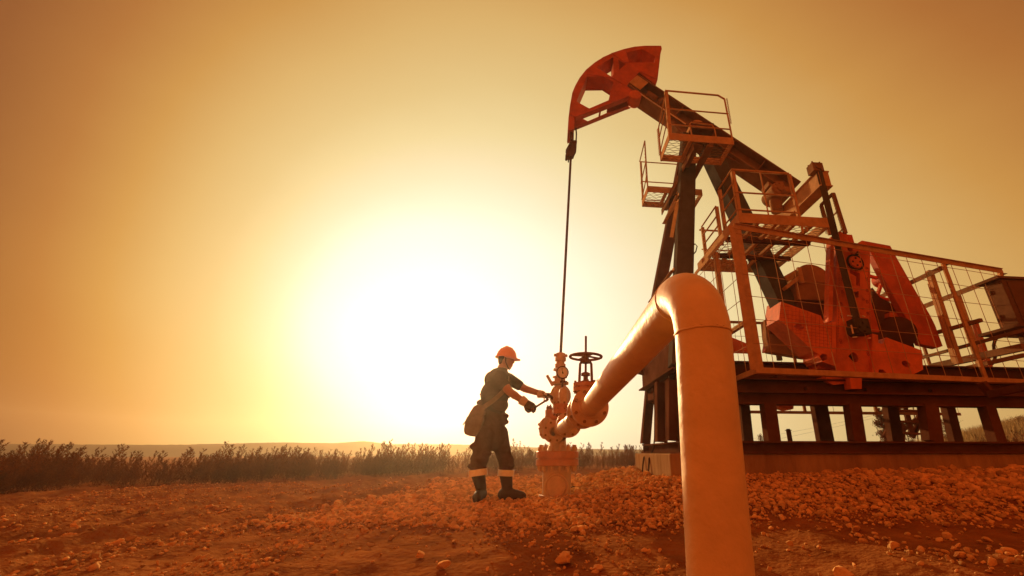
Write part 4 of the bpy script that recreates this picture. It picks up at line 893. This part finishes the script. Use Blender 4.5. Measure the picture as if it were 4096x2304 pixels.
lf = WC(300, 800, 5.40); mb = MB(); mb.lathe(lf, Vector((-.75, -.65, 0)), [(0, 0), (0, .11), (.06, .115), (.06, .13), (.10, .13), (.10, 0)], 28); mb.ring_bolts(lf + Vector((-.075, -.065, 0)), Vector((-.75, -.65, 0)), .105, 8, .014, .02); mb.build('ball_valve', 'wellpaint', well)
mb = MB(); mb.bar(WC(197, 762, 5.35), WC(262, 806, 5.38), .022, .032); mb.build('lever', 'wellpaint', well)
mb = MB(); mb.cyl(WC(360, 810, 5.25), WC(470, 735, 3.95), .068, 24); mb.build('outlet_pipe', 'wellpaint', well)
zf_ = wz(740); zg_ = wz(655); mb = MB(); mb.lathe(at(zf_), UP, [(0, .06), (0, .175), (.01, .18), ((zg_ - zf_) * .48, .18), ((zg_ - zf_) * .48, .165), ((zg_ - zf_) * .55, .165), ((zg_ - zf_) * .55, .18), (zg_ - zf_ - .008, .18), (zg_ - zf_, .06)], 36); f2 = mb.build('tubing_flange', 'wellred', well)
mb = MB()
for k in range(10):
    w = 2 * math.pi * (k + .3) / 10; c_ = at(0) + Vector((math.cos(w), math.sin(w), 0)) * .15
    for z0_, z1_ in ((zf_ - .04, zf_), (zg_, zg_ + .035)): mb.tube([Vector((c_.x, c_.y, z0_)), Vector((c_.x, c_.y, z1_))], .02, 6, smooth=False)
    mb.cyl(Vector((c_.x, c_.y, zf_ - .05)), Vector((c_.x, c_.y, zg_ + .055)), .010, 8)
mb.build('flange_bolts', 'bolt', f2)
mb = MB(); zh = wz(460); mb.lathe(at(zg_), UP, [(0, .14), (.03, .085), (.08, .08), (wz(600) - zg_, .085)], 28); mb.build('neck', 'wellpaint', well)
bc = WC(358, 537, 5.38); mb = MB(); mb.lathe(bc + Vector((0, .27, 0)), Vector((.05, -1, 0)), [(0, 0), (0, .10), (.04, .13), (.10, .145), (.18, .145), (.24, .13), (.28, .09), (.28, 0)], 30); mb.ring_bolts(bc + Vector((.01, .02, 0)), Vector((.05, -1, 0)), .105, 10, .016, .03); mb.lathe(bc, Vector((.05, -1, 0)), [(0, .05), (.04, .05), (.045, 0)], 16); mb.build('blowout_body', 'wellpaint', well)
mb = MB(); mb.bar(WC(266, 388, 5.4), WC(312, 470, 5.42), .024, .034); mb.build('lever', 'wellpaint', well)
mb = MB(); mb.cyl(WC(205, 541, 5.3), WC(280, 543, 5.42), .018, 10); mb.cyl(WC(240, 545, 5.35), WC(300, 545, 5.42), .034, 12); mb.cyl(WC(195, 520, 5.3), WC(195, 560, 5.3), .010, 8); mb.cyl(WC(245, 548, 5.33), WC(245, 590, 5.33), .008, 8); mb.build('needle_valve', 'wellpaint', well)
mb = MB(); zi, zj, zk, zl = wz(465), wz(400), wz(320), wz(217)
mb.lathe(at(zi), UP, [(0, .09), (.01, .12), (.04, .12), (.05, .075), (.10, .075), (.10, .10), (zj - zi, .10), (zj - zi, .055), (wz(330) - zi, .06), (wz(330) - zi, .075), (zk - zi + .03, .075), (zk - zi + .03, .058), (wz(280) - zi, .058), (wz(278) - zi, .078), (wz(255) - zi, .078), (wz(255) - zi, .066), (wz(222) - zi, .066), (zl - zi, .05), (zl - zi, .02)], 28); mb.build('stuffing_box', 'wellpaint', well)
mb = MB(); q = at(wz(240)); mb.cyl(q + Vector((-.06, -.05, 0)), q + Vector((-.09, -.06, 0)), .022, 8); mb.cyl(q + Vector((.06, -.05, -.01)), q + Vector((.09, -.07, -.01)), .022, 8); mb.cyl(at(wz(350)) + Vector((-.05, 0, 0)), at(wz(345)) + Vector((-.085, -.02, 0)), .02, 8); mb.build('grease_nipple', 'wellpaint', well)
# pressure gauge
gc = WC(387, 366, 5.18); gn = (Vector((0, 0, CAMH)) - gc).normalized(); gn = (gn + Vector((.25, 0, .2))).normalized(); GX = UP.cross(gn).normalized(); GY = gn.cross(GX)
gg = MB(); gg.lathe(gc - gn * .04, gn, [(0, 0), (0, .07), (.01, .078), (.045, .082), (.052, .078), (.05, .070), (.04, .070)], 32); gg.cyl(gc - GY * .07, gc - GY * .19, .014, 10); gg.cyl(gc - GY * .12 + Vector((.06, 0, 0)), gc - GY * .12 - Vector((.03, 0, 0)), .012, 8); g = gg.build('pressure_gauge', 'steeldark', well)
gg = MB(); gg.lathe(gc - gn * .002, gn, [(0, 0.07), (.004, .069), (.004, 0)], 32); gg.build('dial', 'dial', g)
gg = MB()
for k in range(21):
    t = math.radians(-45 + 270 * k / 20); dvec = GX * math.cos(t) + GY * math.sin(t); l = .016 if k % 5 == 0 else .008; gg.bar(gc + gn * .004 + dvec * (.062 - l), gc + gn * .004 + dvec * .062, .0022, .001, gn)
gg.bar(gc + gn * .006 - (GX * -.25 + GY).normalized() * .018, gc + gn * .006 + (GX * -.25 + GY).normalized() * .052, .004, .001, gn); gg.bar(gc + gn * .006, gc + gn * .006 - (GX * -.25 + GY).normalized() * .02, .012, .001, gn); gg.cyl(gc + gn * .003, gc + gn * .008, .008, 12); gg.build('needle', 'black', g)
# riser with rounded cap standing on the outlet
rc = WC(392, 600, 4.95); zc0, zc1 = WC(0, 612, 4.95).z, WC(0, 480, 4.95).z; mb = MB()
mb.lathe(Vector((rc.x, rc.y, zc0)), UP, [(0, .055), (zc1 - zc0 - .06, .055), (zc1 - zc0 - .03, .046), (zc1 - zc0 - .01, .028), (zc1 - zc0, 0)], 24); mb.lathe(Vector((rc.x, rc.y, WC(0, 770, 4.95).z)), UP, [(0, .06), (.12, .05), (WC(0, 685, 4.95).z - WC(0, 770, 4.95).z, .055)], 24); mb.build('riser_cap', 'wellpaint', well)
mb = MB(); z0_ = WC(0, 685, 4.95).z; z1_ = WC(0, 612, 4.95).z; h_ = z1_ - z0_; mb.lathe(Vector((rc.x - .03, rc.y, z0_)), UP, [(0, .03), (0, .09), (h_ * .45, .09), (h_ * .45, .08), (h_ * .55, .08), (h_ * .55, .09), (h_, .09), (h_, .03)], 30); rf = mb.build('riser_flange', 'wellred', well)
mb = MB()
for k in range(6):
    w = k * math.pi / 3 + .2; c_ = Vector((rc.x - .03 + math.cos(w) * .072, rc.y + math.sin(w) * .072, 0)); mb.tube([c_ + UP * (z0_ - .025), c_ + UP * (z1_ + .025)], .013, 6, smooth=False)
mb.build('flange_bolts', 'bolt', rf)
# ------------------------------------------------------------------ gate valve
f1 = WC(592, 638, 3.5); gv = thing('gate_valve', 'flanged gate valve with large handwheel and threaded stem on the flow line', 'valve', (f1.x, f1.y, gz(f1.x, f1.y)))
D1 = DX; flange(f1 - D1 * .02, D1, .156, .085, 8, 'wellpaint', gv); flange(f1 - D1 * .42, D1, .15, .07, 8, 'wellpaint', gv)
vc = f1 - D1 * .22; mb = MB(); mb.lathe(f1 - D1 * .36, D1, [(0, .07), (.06, .10), (.14, .125), (.22, .10), (.34, .08)], 28); vx, vy = vc.x, vc.y
def vz(y): return UY(2330, cW(0, y)[1], vy).z
zb0, zb1 = vz(515), vz(452); mb.lathe(Vector((vx, vy, vc.z)), UP, [(0, .10), (.06, .085), (zb0 - vc.z, .085)], 28); mb.build('valve_body', 'wellpaint', gv)
h_ = zb1 - zb0; mb = MB(); mb.lathe(Vector((vx, vy, zb0)), UP, [(0, .06), (0, .115), (h_ * .42, .115), (h_ * .42, .105), (h_ * .55, .105), (h_ * .55, .115), (h_, .115), (h_, .03)], 32); bf = mb.build('bonnet_flange', 'wellred', gv)
mb = MB()
for k in range(8):
    w = k * math.pi / 4 + .2; c_ = Vector((vx + math.cos(w) * .096, vy + math.sin(w) * .096, 0)); mb.tube([c_ + UP * (zb0 - .02), c_ + UP * (zb1 + .022)], .012, 6, smooth=False)
mb.build('flange_bolts', 'bolt', bf)
zy1, zy0 = vz(285), vz(445); mb = MB()
for s in (-1, 1): mb.tube([Vector((vx + s * .055, vy, zb1)), Vector((vx + s * .058, vy, zy0)), Vector((vx + s * .052, vy, zy1 - .02)), Vector((vx + s * .03, vy, zy1 + .01))], [.016, .013, .012, .016], 8)
mb.lathe(Vector((vx, vy, zy1 - .01)), UP, [(0, .02), (0, .05), (.03, .045), (.035, .03), (vz(232) - zy1 + .01, .028), (vz(232) - zy1 + .01, 0)], 20); mb.lathe(Vector((vx, vy, zb1)), UP, [(0, .06), (.02, .045), (.03, .022), (vz(395) - zb1, .022), (vz(392) - zb1, .042), (vz(372) - zb1, .040), (vz(365) - zb1, .02)], 18); mb.build('yoke', 'steel', gv)
hw = Vector((vx, vy, vz(246))); rw = 71 * (vy * CT) / 1600 * .97; mb = MB(); mb.tube([hw + Vector((math.cos(t), math.sin(t), 0)) * rw for t in [k * math.pi / 20 for k in range(40)]], .0125, 8, closed=True)
for k in range(4): t = k * math.pi / 2 + .5; d_ = Vector((math.cos(t), math.sin(t), 0)); mb.tube([hw + UP * .012, hw + d_ * rw * .5 + UP * .004, hw + d_ * rw], [.014, .009, .010], 8)
mb.build('handwheel', 'steel', gv)
mb = MB(); zs = vz(85); n_ = 40; prof = []
for k in range(n_): z_ = zy0 + (zs - zy0) * k / n_; prof += [(z_ - zb1, .0098), (z_ - zb1 + (zs - zy0) / n_ * .5, .0118)]
mb.lathe(Vector((vx, vy, zb1)), UP, prof + [(zs - zb1, .008), (zs - zb1, 0)], 12); mb.build('stem', 'steel', gv)
# ------------------------------------------------------------------ flow line
r0 = .0795; lb0 = Vector((.294, 1.165, 0)); lt0 = Vector((.322, 1.125, .83)); zg = gz(.3, 1.13)
fp = thing('flow_pipe', 'thick pale pipe rising from the ground and bending back to the valve', 'pipe', (lb0.x, lb0.y, zg)); end = f1 + D1 * .065
pts = [Vector((lb0.x, lb0.y, zg - .15)), lt0]; UPL = (pts[1] - pts[0]).normalized()
tgt = end; hd = Vector((tgt.x - lt0.x, tgt.y - lt0.y, 0)).normalized(); rb = .165
el_ = []; slope = math.atan2(tgt.z - (lt0.z + rb), (tgt - lt0).to_2d().length - rb)
A1 = math.pi / 2 - slope
for k in range(0, 15): t = A1 * k / 14; el_.append(lt0 + hd * (rb * (1 - math.cos(t))) + UP * (rb * math.sin(t)))
mb = MB(); mb.tube(pts, r0, 48); mb.build('upright_pipe', 'pipe', fp)
mb = MB(); mb.tube(el_, r0 + .0012, 48); mb.build('pipe_elbow', 'pipe', fp)
mb = MB(); st_ = el_[-1]; mb.tube([st_, st_.lerp(end, .5), end], r0, 48); mb.build('long_pipe', 'pipe', fp)
for c_, d_ in ((lt0, UP), (st_, (end - st_).normalized())):
    mb = MB(); a_ = d_.cross(Vector((1, .1, 0))).normalized(); b_ = d_.cross(a_); rr_ = random.Random(2); mb.tube([c_ + d_ * rr_.uniform(-.0012, .0012) + (a_ * math.cos(t) + b_ * math.sin(t)) * (r0 + .0002) for t in [k * math.pi / 40 for k in range(80)]], .0036, 6, closed=True); mb.build('weld_seam', 'pipe', fp)
# short cable sticking out of the stones
mb = MB(); mb.tube([UZ(*cW(440, 1262), .10), UZ(*cW(470, 1252), .10) + UP * .01, UZ(*cW(510, 1268), .08), UZ(*cW(545, 1285), .06), UZ(*cW(568, 1292), .04)], .007, 6); mb.build('loose_cable', 'rope', None, 'short loose cable end lying on the stones beside the wellhead', cat='cable')
# ------------------------------------------------------------------ worker
mat('skin', (.50, .26, .15), .55, var=.06, bump=.05)
mat('shirt', (.075, .04, .025), .9, var=.2, scale=20, bump=.4, bscale=18, spec=0)
mat('overall', (.11, .05, .028), .9, var=.2, scale=12, bump=.5, bscale=14, spec=0)
mat('boot', (.06, .026, .014), .7, var=.2, bump=.2)
mat('helmet', (.95, .25, .015), .35, var=.04, bump=0)
mat('glove', (.13, .10, .08), .9, var=.25, bump=.4)
mat('cuff', (.65, .55, .42), .8, var=.1, bump=.2)
mat('reflect', (.92, .86, .72), .4, var=.08, scale=30, bump=.1)
mat('canvas', (.22, .15, .09), .9, var=.2, scale=10, bump=.5, bscale=25, spec=.1)
mat('hair', (.06, .035, .02), .8)
MY = 5.2
def mp_(x, y, d=0): return UY(*cM(x, y), MY + d)
person = thing('person', 'worker in orange hard hat, dark overalls and tall boots leaning to the wellhead', 'person', (mp_(450, 1330).x, MY + .0, 0))
class Blob:
    def __init__(s): s.mb = MB()
    def ball(s, c, r, ax=None):
        bm = bmesh.new(); bmesh.ops.create_uvsphere(bm, u_segments=20, v_segments=14, radius=1); rr = Vector(r if isinstance(r, (tuple, list)) else (r, r, r))
        M = Matrix.Diagonal(rr).to_3x3()
        if ax is not None: M = ax @ M
        vs = [Vector(c) + M @ v.co for v in bm.verts]; bm.verts.ensure_lookup_table(); fs = [tuple(v.index for v in f.verts) for f in bm.faces]; bm.free(); s.mb.add(vs, fs); return s
    def limb(s, pts, rs):
        s.mb.tube(pts, rs, 20)
        for p, r in zip(pts, rs): s.ball(p, r * 1.0)
        return s
    def make(s, name, m, parent, vox=.010, smooth=6, fac=.6, label=None):
        o = s.mb.build(name, m, parent); md = o.modifiers.new('r', 'REMESH'); md.mode = 'VOXEL'; md.voxel_size = vox; md.use_smooth_shade = True
        m2 = o.modifiers.new('s', 'SMOOTH'); m2.iterations = smooth; m2.factor = fac
        dg = bpy.context.evaluated_depsgraph_get(); me = bpy.data.meshes.new_from_object(o.evaluated_get(dg)); o.modifiers.clear(); o.data = me; me.name = name
        me.polygons.foreach_set('use_smooth', [True] * len(me.polygons)); me.materials.clear(); me.materials.append(MATS[m])
        if label: o['label'] = label
        return o
V3 = Vector
pel = mp_(452, 775, .02); wst = mp_(455, 660, .02); che = mp_(485, 470, .0); shc = mp_(515, 330, .0); nck = mp_(535, 262, .0); hd_ = mp_(568, 190, .0)
shR = mp_(492, 322, -.15); elR = mp_(600, 452, -.20); wrR = mp_(722, 535, -.16)
shL = mp_(590, 345, .17); elL = mp_(725, 425, .20); wrL = mp_(868, 470, .20)
hpR = mp_(400, 800, -.08); knR = mp_(348, 1020, -.14); anR = UZ(*cM(343, 1340), 0.02) + Vector((0, .06, .12))
hpL = mp_(505, 800, .10); knL = mp_(563, 1020, .08); anL = UZ(*cM(572, 1338), 0.02) + Vector((0, 0, .12))
b = Blob()
b.limb([pel, wst, che, shc], [.14, .125, .15, .11]); b.limb([nck - UP * .05, nck + UP * .02, hd_ - UP * .04], [.068, .062, .062])
b.ball(hd_ + UP * .02, (.098, .078, .115)); b.ball(hd_ + V3((.028, 0, -.05)), (.062, .058, .068)); b.ball(hd_ + V3((.052, 0, -.098)), (.028, .026, .020))
b.ball(hd_ + V3((.102, 0, -.022)), (.016, .012, .020)); b.ball(hd_ + V3((.095, 0, -.005)), (.010, .010, .03)); b.ball(hd_ + V3((.078, 0, .018)), (.022, .045, .012)); b.ball(hd_ + V3((.082, 0, -.062)), (.014, .022, .007)); b.ball(hd_ + V3((.080, 0, -.073)), (.014, .020, .007))
for s in (-1, 1): b.ball(hd_ + V3((-.008, s * .078, -.02)), (.016, .010, .030))
b.limb([shR, elR, wrR], [.062, .050, .036]); b.limb([elR.lerp(wrR, .3), elR.lerp(wrR, .3)], [.050, .050]); b.limb([shL, elL, wrL], [.060, .048, .034]); b.limb([shc, shR], [.08, .066]); b.limb([shc, shL], [.08, .066])
b.limb([hpR, knR, anR], [.10, .055, .03]); b.limb([hpL, knL, anL], [.10, .055, .03])
b.make('body', 'skin', person, .009, 3)
# shirt
b = Blob(); b.limb([mp_(460, 640, .02), mp_(470, 560, .01), che, shc, shc + UP * .02], [.142, .150, .168, .125, .10]); b.ball(mp_(455, 470, 0), (.15, .17, .17)); b.ball(mp_(500, 400, .02), (.15, .19, .14)); b.ball(mp_(545, 420, .04), (.10, .13, .12))
b.limb([shc + V3((-.04, 0, .02)), shR], [.10, .082]); b.limb([shR, shR.lerp(elR, .55)], [.083, .070]); b.limb([shc, shL], [.10, .08]); b.limb([shL, shL.lerp(elL, .62)], [.08, .068]); b.limb([nck - UP * .03, nck - UP * .02], [.075, .070]); b.ball(mp_(498, 305, 0), (.095, .15, .065)); b.ball(mp_(520, 290, 0), (.075, .10, .055)); b.ball(mp_(455, 350, 0), (.10, .15, .11))
b.make('shirt', 'shirt', person, .011, 5)
# overalls
b = Blob(); b.limb([mp_(462, 600, .02), wst, pel, mp_(455, 830, .02)], [.150, .145, .160, .155]); b.ball(mp_(430, 760, 0), (.15, .16, .14)); b.ball(mp_(500, 560, 0), (.13, .15, .10))
b.limb([hpR, hpR.lerp(knR, .5), knR, mp_(340, 1060, -.15), mp_(338, 1108, -.17)], [.120, .106, .096, .090, .086]); b.ball(mp_(372, 1010, -.18), (.075, .08, .06)); b.ball(mp_(318, 1000, -.14), .066)
b.limb([hpL, hpL.lerp(knL, .5), knL, mp_(565, 1060, .07), mp_(568, 1108, .06)], [.120, .100, .084, .080, .079]); b.ball(mp_(578, 1020, .06), .08)
rsd = random.Random(3)
for (x, y, dd, r) in ((330, 900, -.12, .09), (400, 960, -.16, .07), (540, 930, .04, .08), (600, 1060, .04, .06), (290, 1065, -.16, .06), (545, 650, .0, .07), (552, 700, .0, .06), (375, 540, 0, .08), (365, 470, 0, .03)): b.ball(mp_(x, y, dd), (r, r * .9, r * .55))
b.make('overalls', 'overall', person, .011, 4)
mb = MB(); mb.bar(mp_(545, 657, -.1), mp_(560, 655, -.1), .03, .02)
for p_, q_ in ((mp_(575, 300, .08), mp_(590, 360, .05)),): mb.bar(p_, q_, .05, .02)
mb.tube([mp_(583, 300, .05), mp_(590, 350, .0), mp_(590, 500, -.03)], .016, 6); mb.build('braces', 'overall', person)
def band(name, c, r, h, tilt, d=(0, 0)):
    mb = MB(); ax = V3((tilt, 0, 1)).normalized(); mb.lathe(c - ax * h / 2, ax, [(0, r - .01), (0, r), (h, r * .97), (h, r - .01)], 28); return mb.build(name, 'reflect', person)
band('reflective_band', mp_(336, 1118, -.17), .106, .068, -.13); band('reflective_band', mp_(568, 1120, .06), .098, .068, .05)
def boot(an, toe, top, name='boot'):
    b = Blob(); g_ = V3((an.x, an.y, 0)); d = (toe - g_); d.z = 0; L0 = d.length; d.normalize()
    g0 = gz(an.x, an.y) * 0
    b.limb([top, top.lerp(V3((an.x, an.y, .12)), .5), V3((an.x, an.y, .13))], [.078, .068, .060]); 
    b.limb([V3((an.x, an.y, .07)) - d * .04, V3((an.x, an.y, .07)) + d * .05, g_ + d * (L0 - .06) + UP * .055], [.066, .062, .050]); b.ball(g_ + d * (L0 - .05) + UP * .052, (.052, .052, .046)); b.limb([g_ - d * .05 + UP * .03, g_ + d * (L0 - .06) + UP * .03], [.04, .045])
    o = b.make(name, 'boot', person, .009, 3); return o
boot(V3((anR.x, anR.y, 0)), V3((anR.x + .01, anR.y - .24, 0)), mp_(338, 1135, -.17)); fL = UZ(*cM(572, 1338), 0.02); tL = UZ(*cM(742, 1325), 0.03)
boot(V3((fL.x, fL.y, 0)), V3((tL.x, fL.y - .03, 0)), mp_(568, 1135, .06))
# helmet
hc = hd_ + V3((.0, 0, .045)); mb = MB(); prof = [(0, .132), (.012, .134), (.03, .131), (.07, .118), (.10, .098), (.125, .070), (.140, .035), (.146, 0)]
tilt = V3((.07, 0, 1)).normalized(); mb.lathe(hc - UP * .01, tilt, prof, 32)
mb.lathe(hc - UP * .01, tilt, [(-.006, .125), (-.006, .148), (.004, .146), (.008, .130)], 32)
vis = [hc + V3((math.cos(t) * (.135 + .055 * max(0, math.cos(t))), math.sin(t) * .125, -.022 - .02 * max(0, math.cos(t)))) for t in [k * math.pi / 16 - math.pi / 2 for k in range(17)]]
mb.prism(vis, UP * .008)
for s in (-1, 0, 1): mb.tube([hc + V3((x, s * .03, z)) for x, z in ((-.11, .055), (-.07, .105), (0, .138), (.07, .11), (.115, .05))], .008, 6)
hm_ = mb.build('helmet', 'helmet', person)
mb = MB(); mb.tube([hc + V3((.01, -.088, -.01)), hd_ + V3((.015, -.083, -.04)), hd_ + V3((.045, -.05, -.105)), hd_ + V3((.055, 0, -.122)), hd_ + V3((.045, .05, -.105))], .007, 6); mb.build('chin_strap', 'boot', hm_)
b = Blob(); b.ball(hd_ + V3((-.03, 0, .015)), (.078, .082, .072)); b.ball(hd_ + V3((-.055, 0, -.02)), (.045, .068, .05)); b.make('hair', 'hair', person, .008, 2)
mb = MB()
for s in (-1, 1): mb.cyl(hd_ + V3((.080, s * .028, .0)), hd_ + V3((.087, s * .029, .0)), .008, 10)
mb.build('eyes', 'black', person)
# gloves with five fingers each
def glove(wr, pd, nrm, curl, name):
    """pd: palm direction, nrm: direction out of the back of the hand"""
    pd = pd.normalized(); nrm = (nrm - pd * nrm.dot(pd)).normalized(); sd_ = pd.cross(nrm).normalized(); b = Blob()
    b.limb([wr - pd * .03, wr], [.040, .040]); 
    for k in (-1, -.33, .33, 1): b.limb([wr + sd_ * k * .022, wr + pd * .085 + sd_ * k * .032], [.024, .021])
    for k, l in ((-1, .062), (-.33, .078), (.33, .086), (1, .076)):
        p = wr + pd * .088 + sd_ * k * .033; d = pd.copy(); pts = [p]
        for j in range(3): d = (d - nrm * curl * (.65 + .35 * j)).normalized(); p = p + d * l * (.42, .32, .26)[j]; pts.append(p)
        b.limb(pts, [.0155, .0145, .0135, .012])
    p = wr + pd * .02 + sd_ * .035; b.limb([p, p + pd * .030 + sd_ * .028 - nrm * .012, p + pd * .062 + sd_ * .030 - nrm * .035, p + pd * .075 + sd_ * .012 - nrm * .055], [.021, .017, .015, .013])
    b.make(name, 'glove', person, .005, 2)
    return pd
hdR = (mp_(800, 588, -.16) - wrR); glove(wrR + hdR * .12, hdR, V3((-.3, -.9, .35)), .9, 'glove')
mb = MB(); ax = hdR.normalized(); mb.lathe(wrR - ax * .055, ax, [(0, .044), (0, .058), (.05, .054), (.085, .043)], 20); mb.build('glove_cuff', 'cuff', person)
hdL = V3((.9, -.1, -.1)); glove(wrL, hdL, V3((0, -.2, 1)), .55, 'glove')
mb = MB(); ax = hdL.normalized(); mb.lathe(wrL - ax * .05, ax, [(0, .04), (0, .052), (.05, .048), (.08, .038)], 20); mb.build('glove_cuff', 'cuff', person)
# wrench gripped by the near hand
mb = MB(); w0 = mp_(790, 590, -.16); w1 = UY(*cW(268, 578), 5.30); mb.cyl(w0 + (w0 - w1).normalized() * .04, w1, .0125, 10); mb.box(w1, (w1 - w0).normalized() * .03, TX * .012, UP * .02); mb.build('wrench', 'steel', None, 'steel bar wrench gripped by the worker against the wellhead fitting', cat='wrench')
# satchel
bag = thing('satchel', 'brown canvas satchel hanging on a wide strap behind the worker', 'bag', mp_(280, 700, -.1)); b = Blob()
pts = [(330, 560), (300, 575), (262, 640), (225, 700), (212, 760), (220, 800), (265, 818), (310, 815), (345, 780), (370, 700), (375, 620)]
mb = MB(); mb.prism([mp_(x, y, -.20) for x, y in pts], V3((.0, .20, 0))); o = mb.build('bag_body', 'canvas', bag); md = o.modifiers.new('r', 'REMESH'); md.mode = 'VOXEL'; md.voxel_size = .010; md.use_smooth_shade = True; m2 = o.modifiers.new('s', 'SMOOTH'); m2.iterations = 10; m2.factor = .7
fl_ = [(333, 552), (300, 570), (268, 620), (250, 655), (262, 652), (300, 640), (345, 640), (380, 640), (385, 600), (365, 560)]
mb = MB(); mb.prism([mp_(x, y, -.215) for x, y in fl_], V3((0, .235, 0))); o = mb.build('bag_flap', 'canvas', bag, bevel=.01)
mb = MB(); mb.tube([mp_(250, 655, -.21), mp_(235, 690, -.22), mp_(212, 722, -.2)], .007, 6); mb.tube([mp_(262, 650, -.22), mp_(245, 690, -.22)], .008, 6); mb.build('buckle_strap', 'canvas', bag)
mb = MB(); sp_ = [(350, 600, -.20), (400, 565, -.20), (450, 530, -.205), (500, 490, -.21), (545, 445, -.19), (575, 400, -.14), (590, 350, -.05), (585, 320, .04)]
for (x0, y0, d0), (x1, y1, d1) in zip(sp_[:-1], sp_[1:]):
    p, q = mp_(x0, y0, d0), mp_(x1, y1, d1); e = (q - p) * .06; mb.bar(p - e, q + e, .008, .055, UP)
mb.build('shoulder_strap', 'canvas', bag)
mat('concrete', (.46, .28, .14), .85, c2=(.26, .145, .07), scale=5, bump=.6, bscale=30, stretch=(1, 1, .22), spec=0)
def foundation():
    mb = MB(); P = [PW(1.19, -.93, -.3), PW(9.5, -.93, -.3), PW(9.5, .93, -.3), PW(1.19, .93, -.3)]
    Q = [p + UP * .805 for p in P]; mb.hexa(P + Q)
    o = mb.build('concrete_foundation', 'concrete', None, 'long weathered concrete block carrying the pump frame', bevel=.012, cat='foundation')
foundation()
# haze, added for distance fade and to stand in for lens veil
def haze():
    mb = MB(); mb.box((0, 0, 3.4), Vector((122, 0, 0)), Vector((0, 122, 0)), Vector((0, 0, 5.6)))
    m = bpy.data.materials.new('haze'); m.use_nodes = True; n = m.node_tree; n.nodes.clear(); o = n.nodes.new('ShaderNodeOutputMaterial'); v = n.nodes.new('ShaderNodeVolumePrincipled')
    v.inputs['Color'].default_value = (1, .84, .60, 1); v.inputs['Density'].default_value = HAZE_D; v.inputs['Anisotropy'].default_value = HAZE_G; n.links.new(v.outputs[0], o.inputs['Volume']); MATS['haze'] = m
    mb.build('haze', 'haze', None, 'warm haze over the field, added partly to stand in for lens veil', cat='haze', kind='stuff')
if HAZE_D: haze()
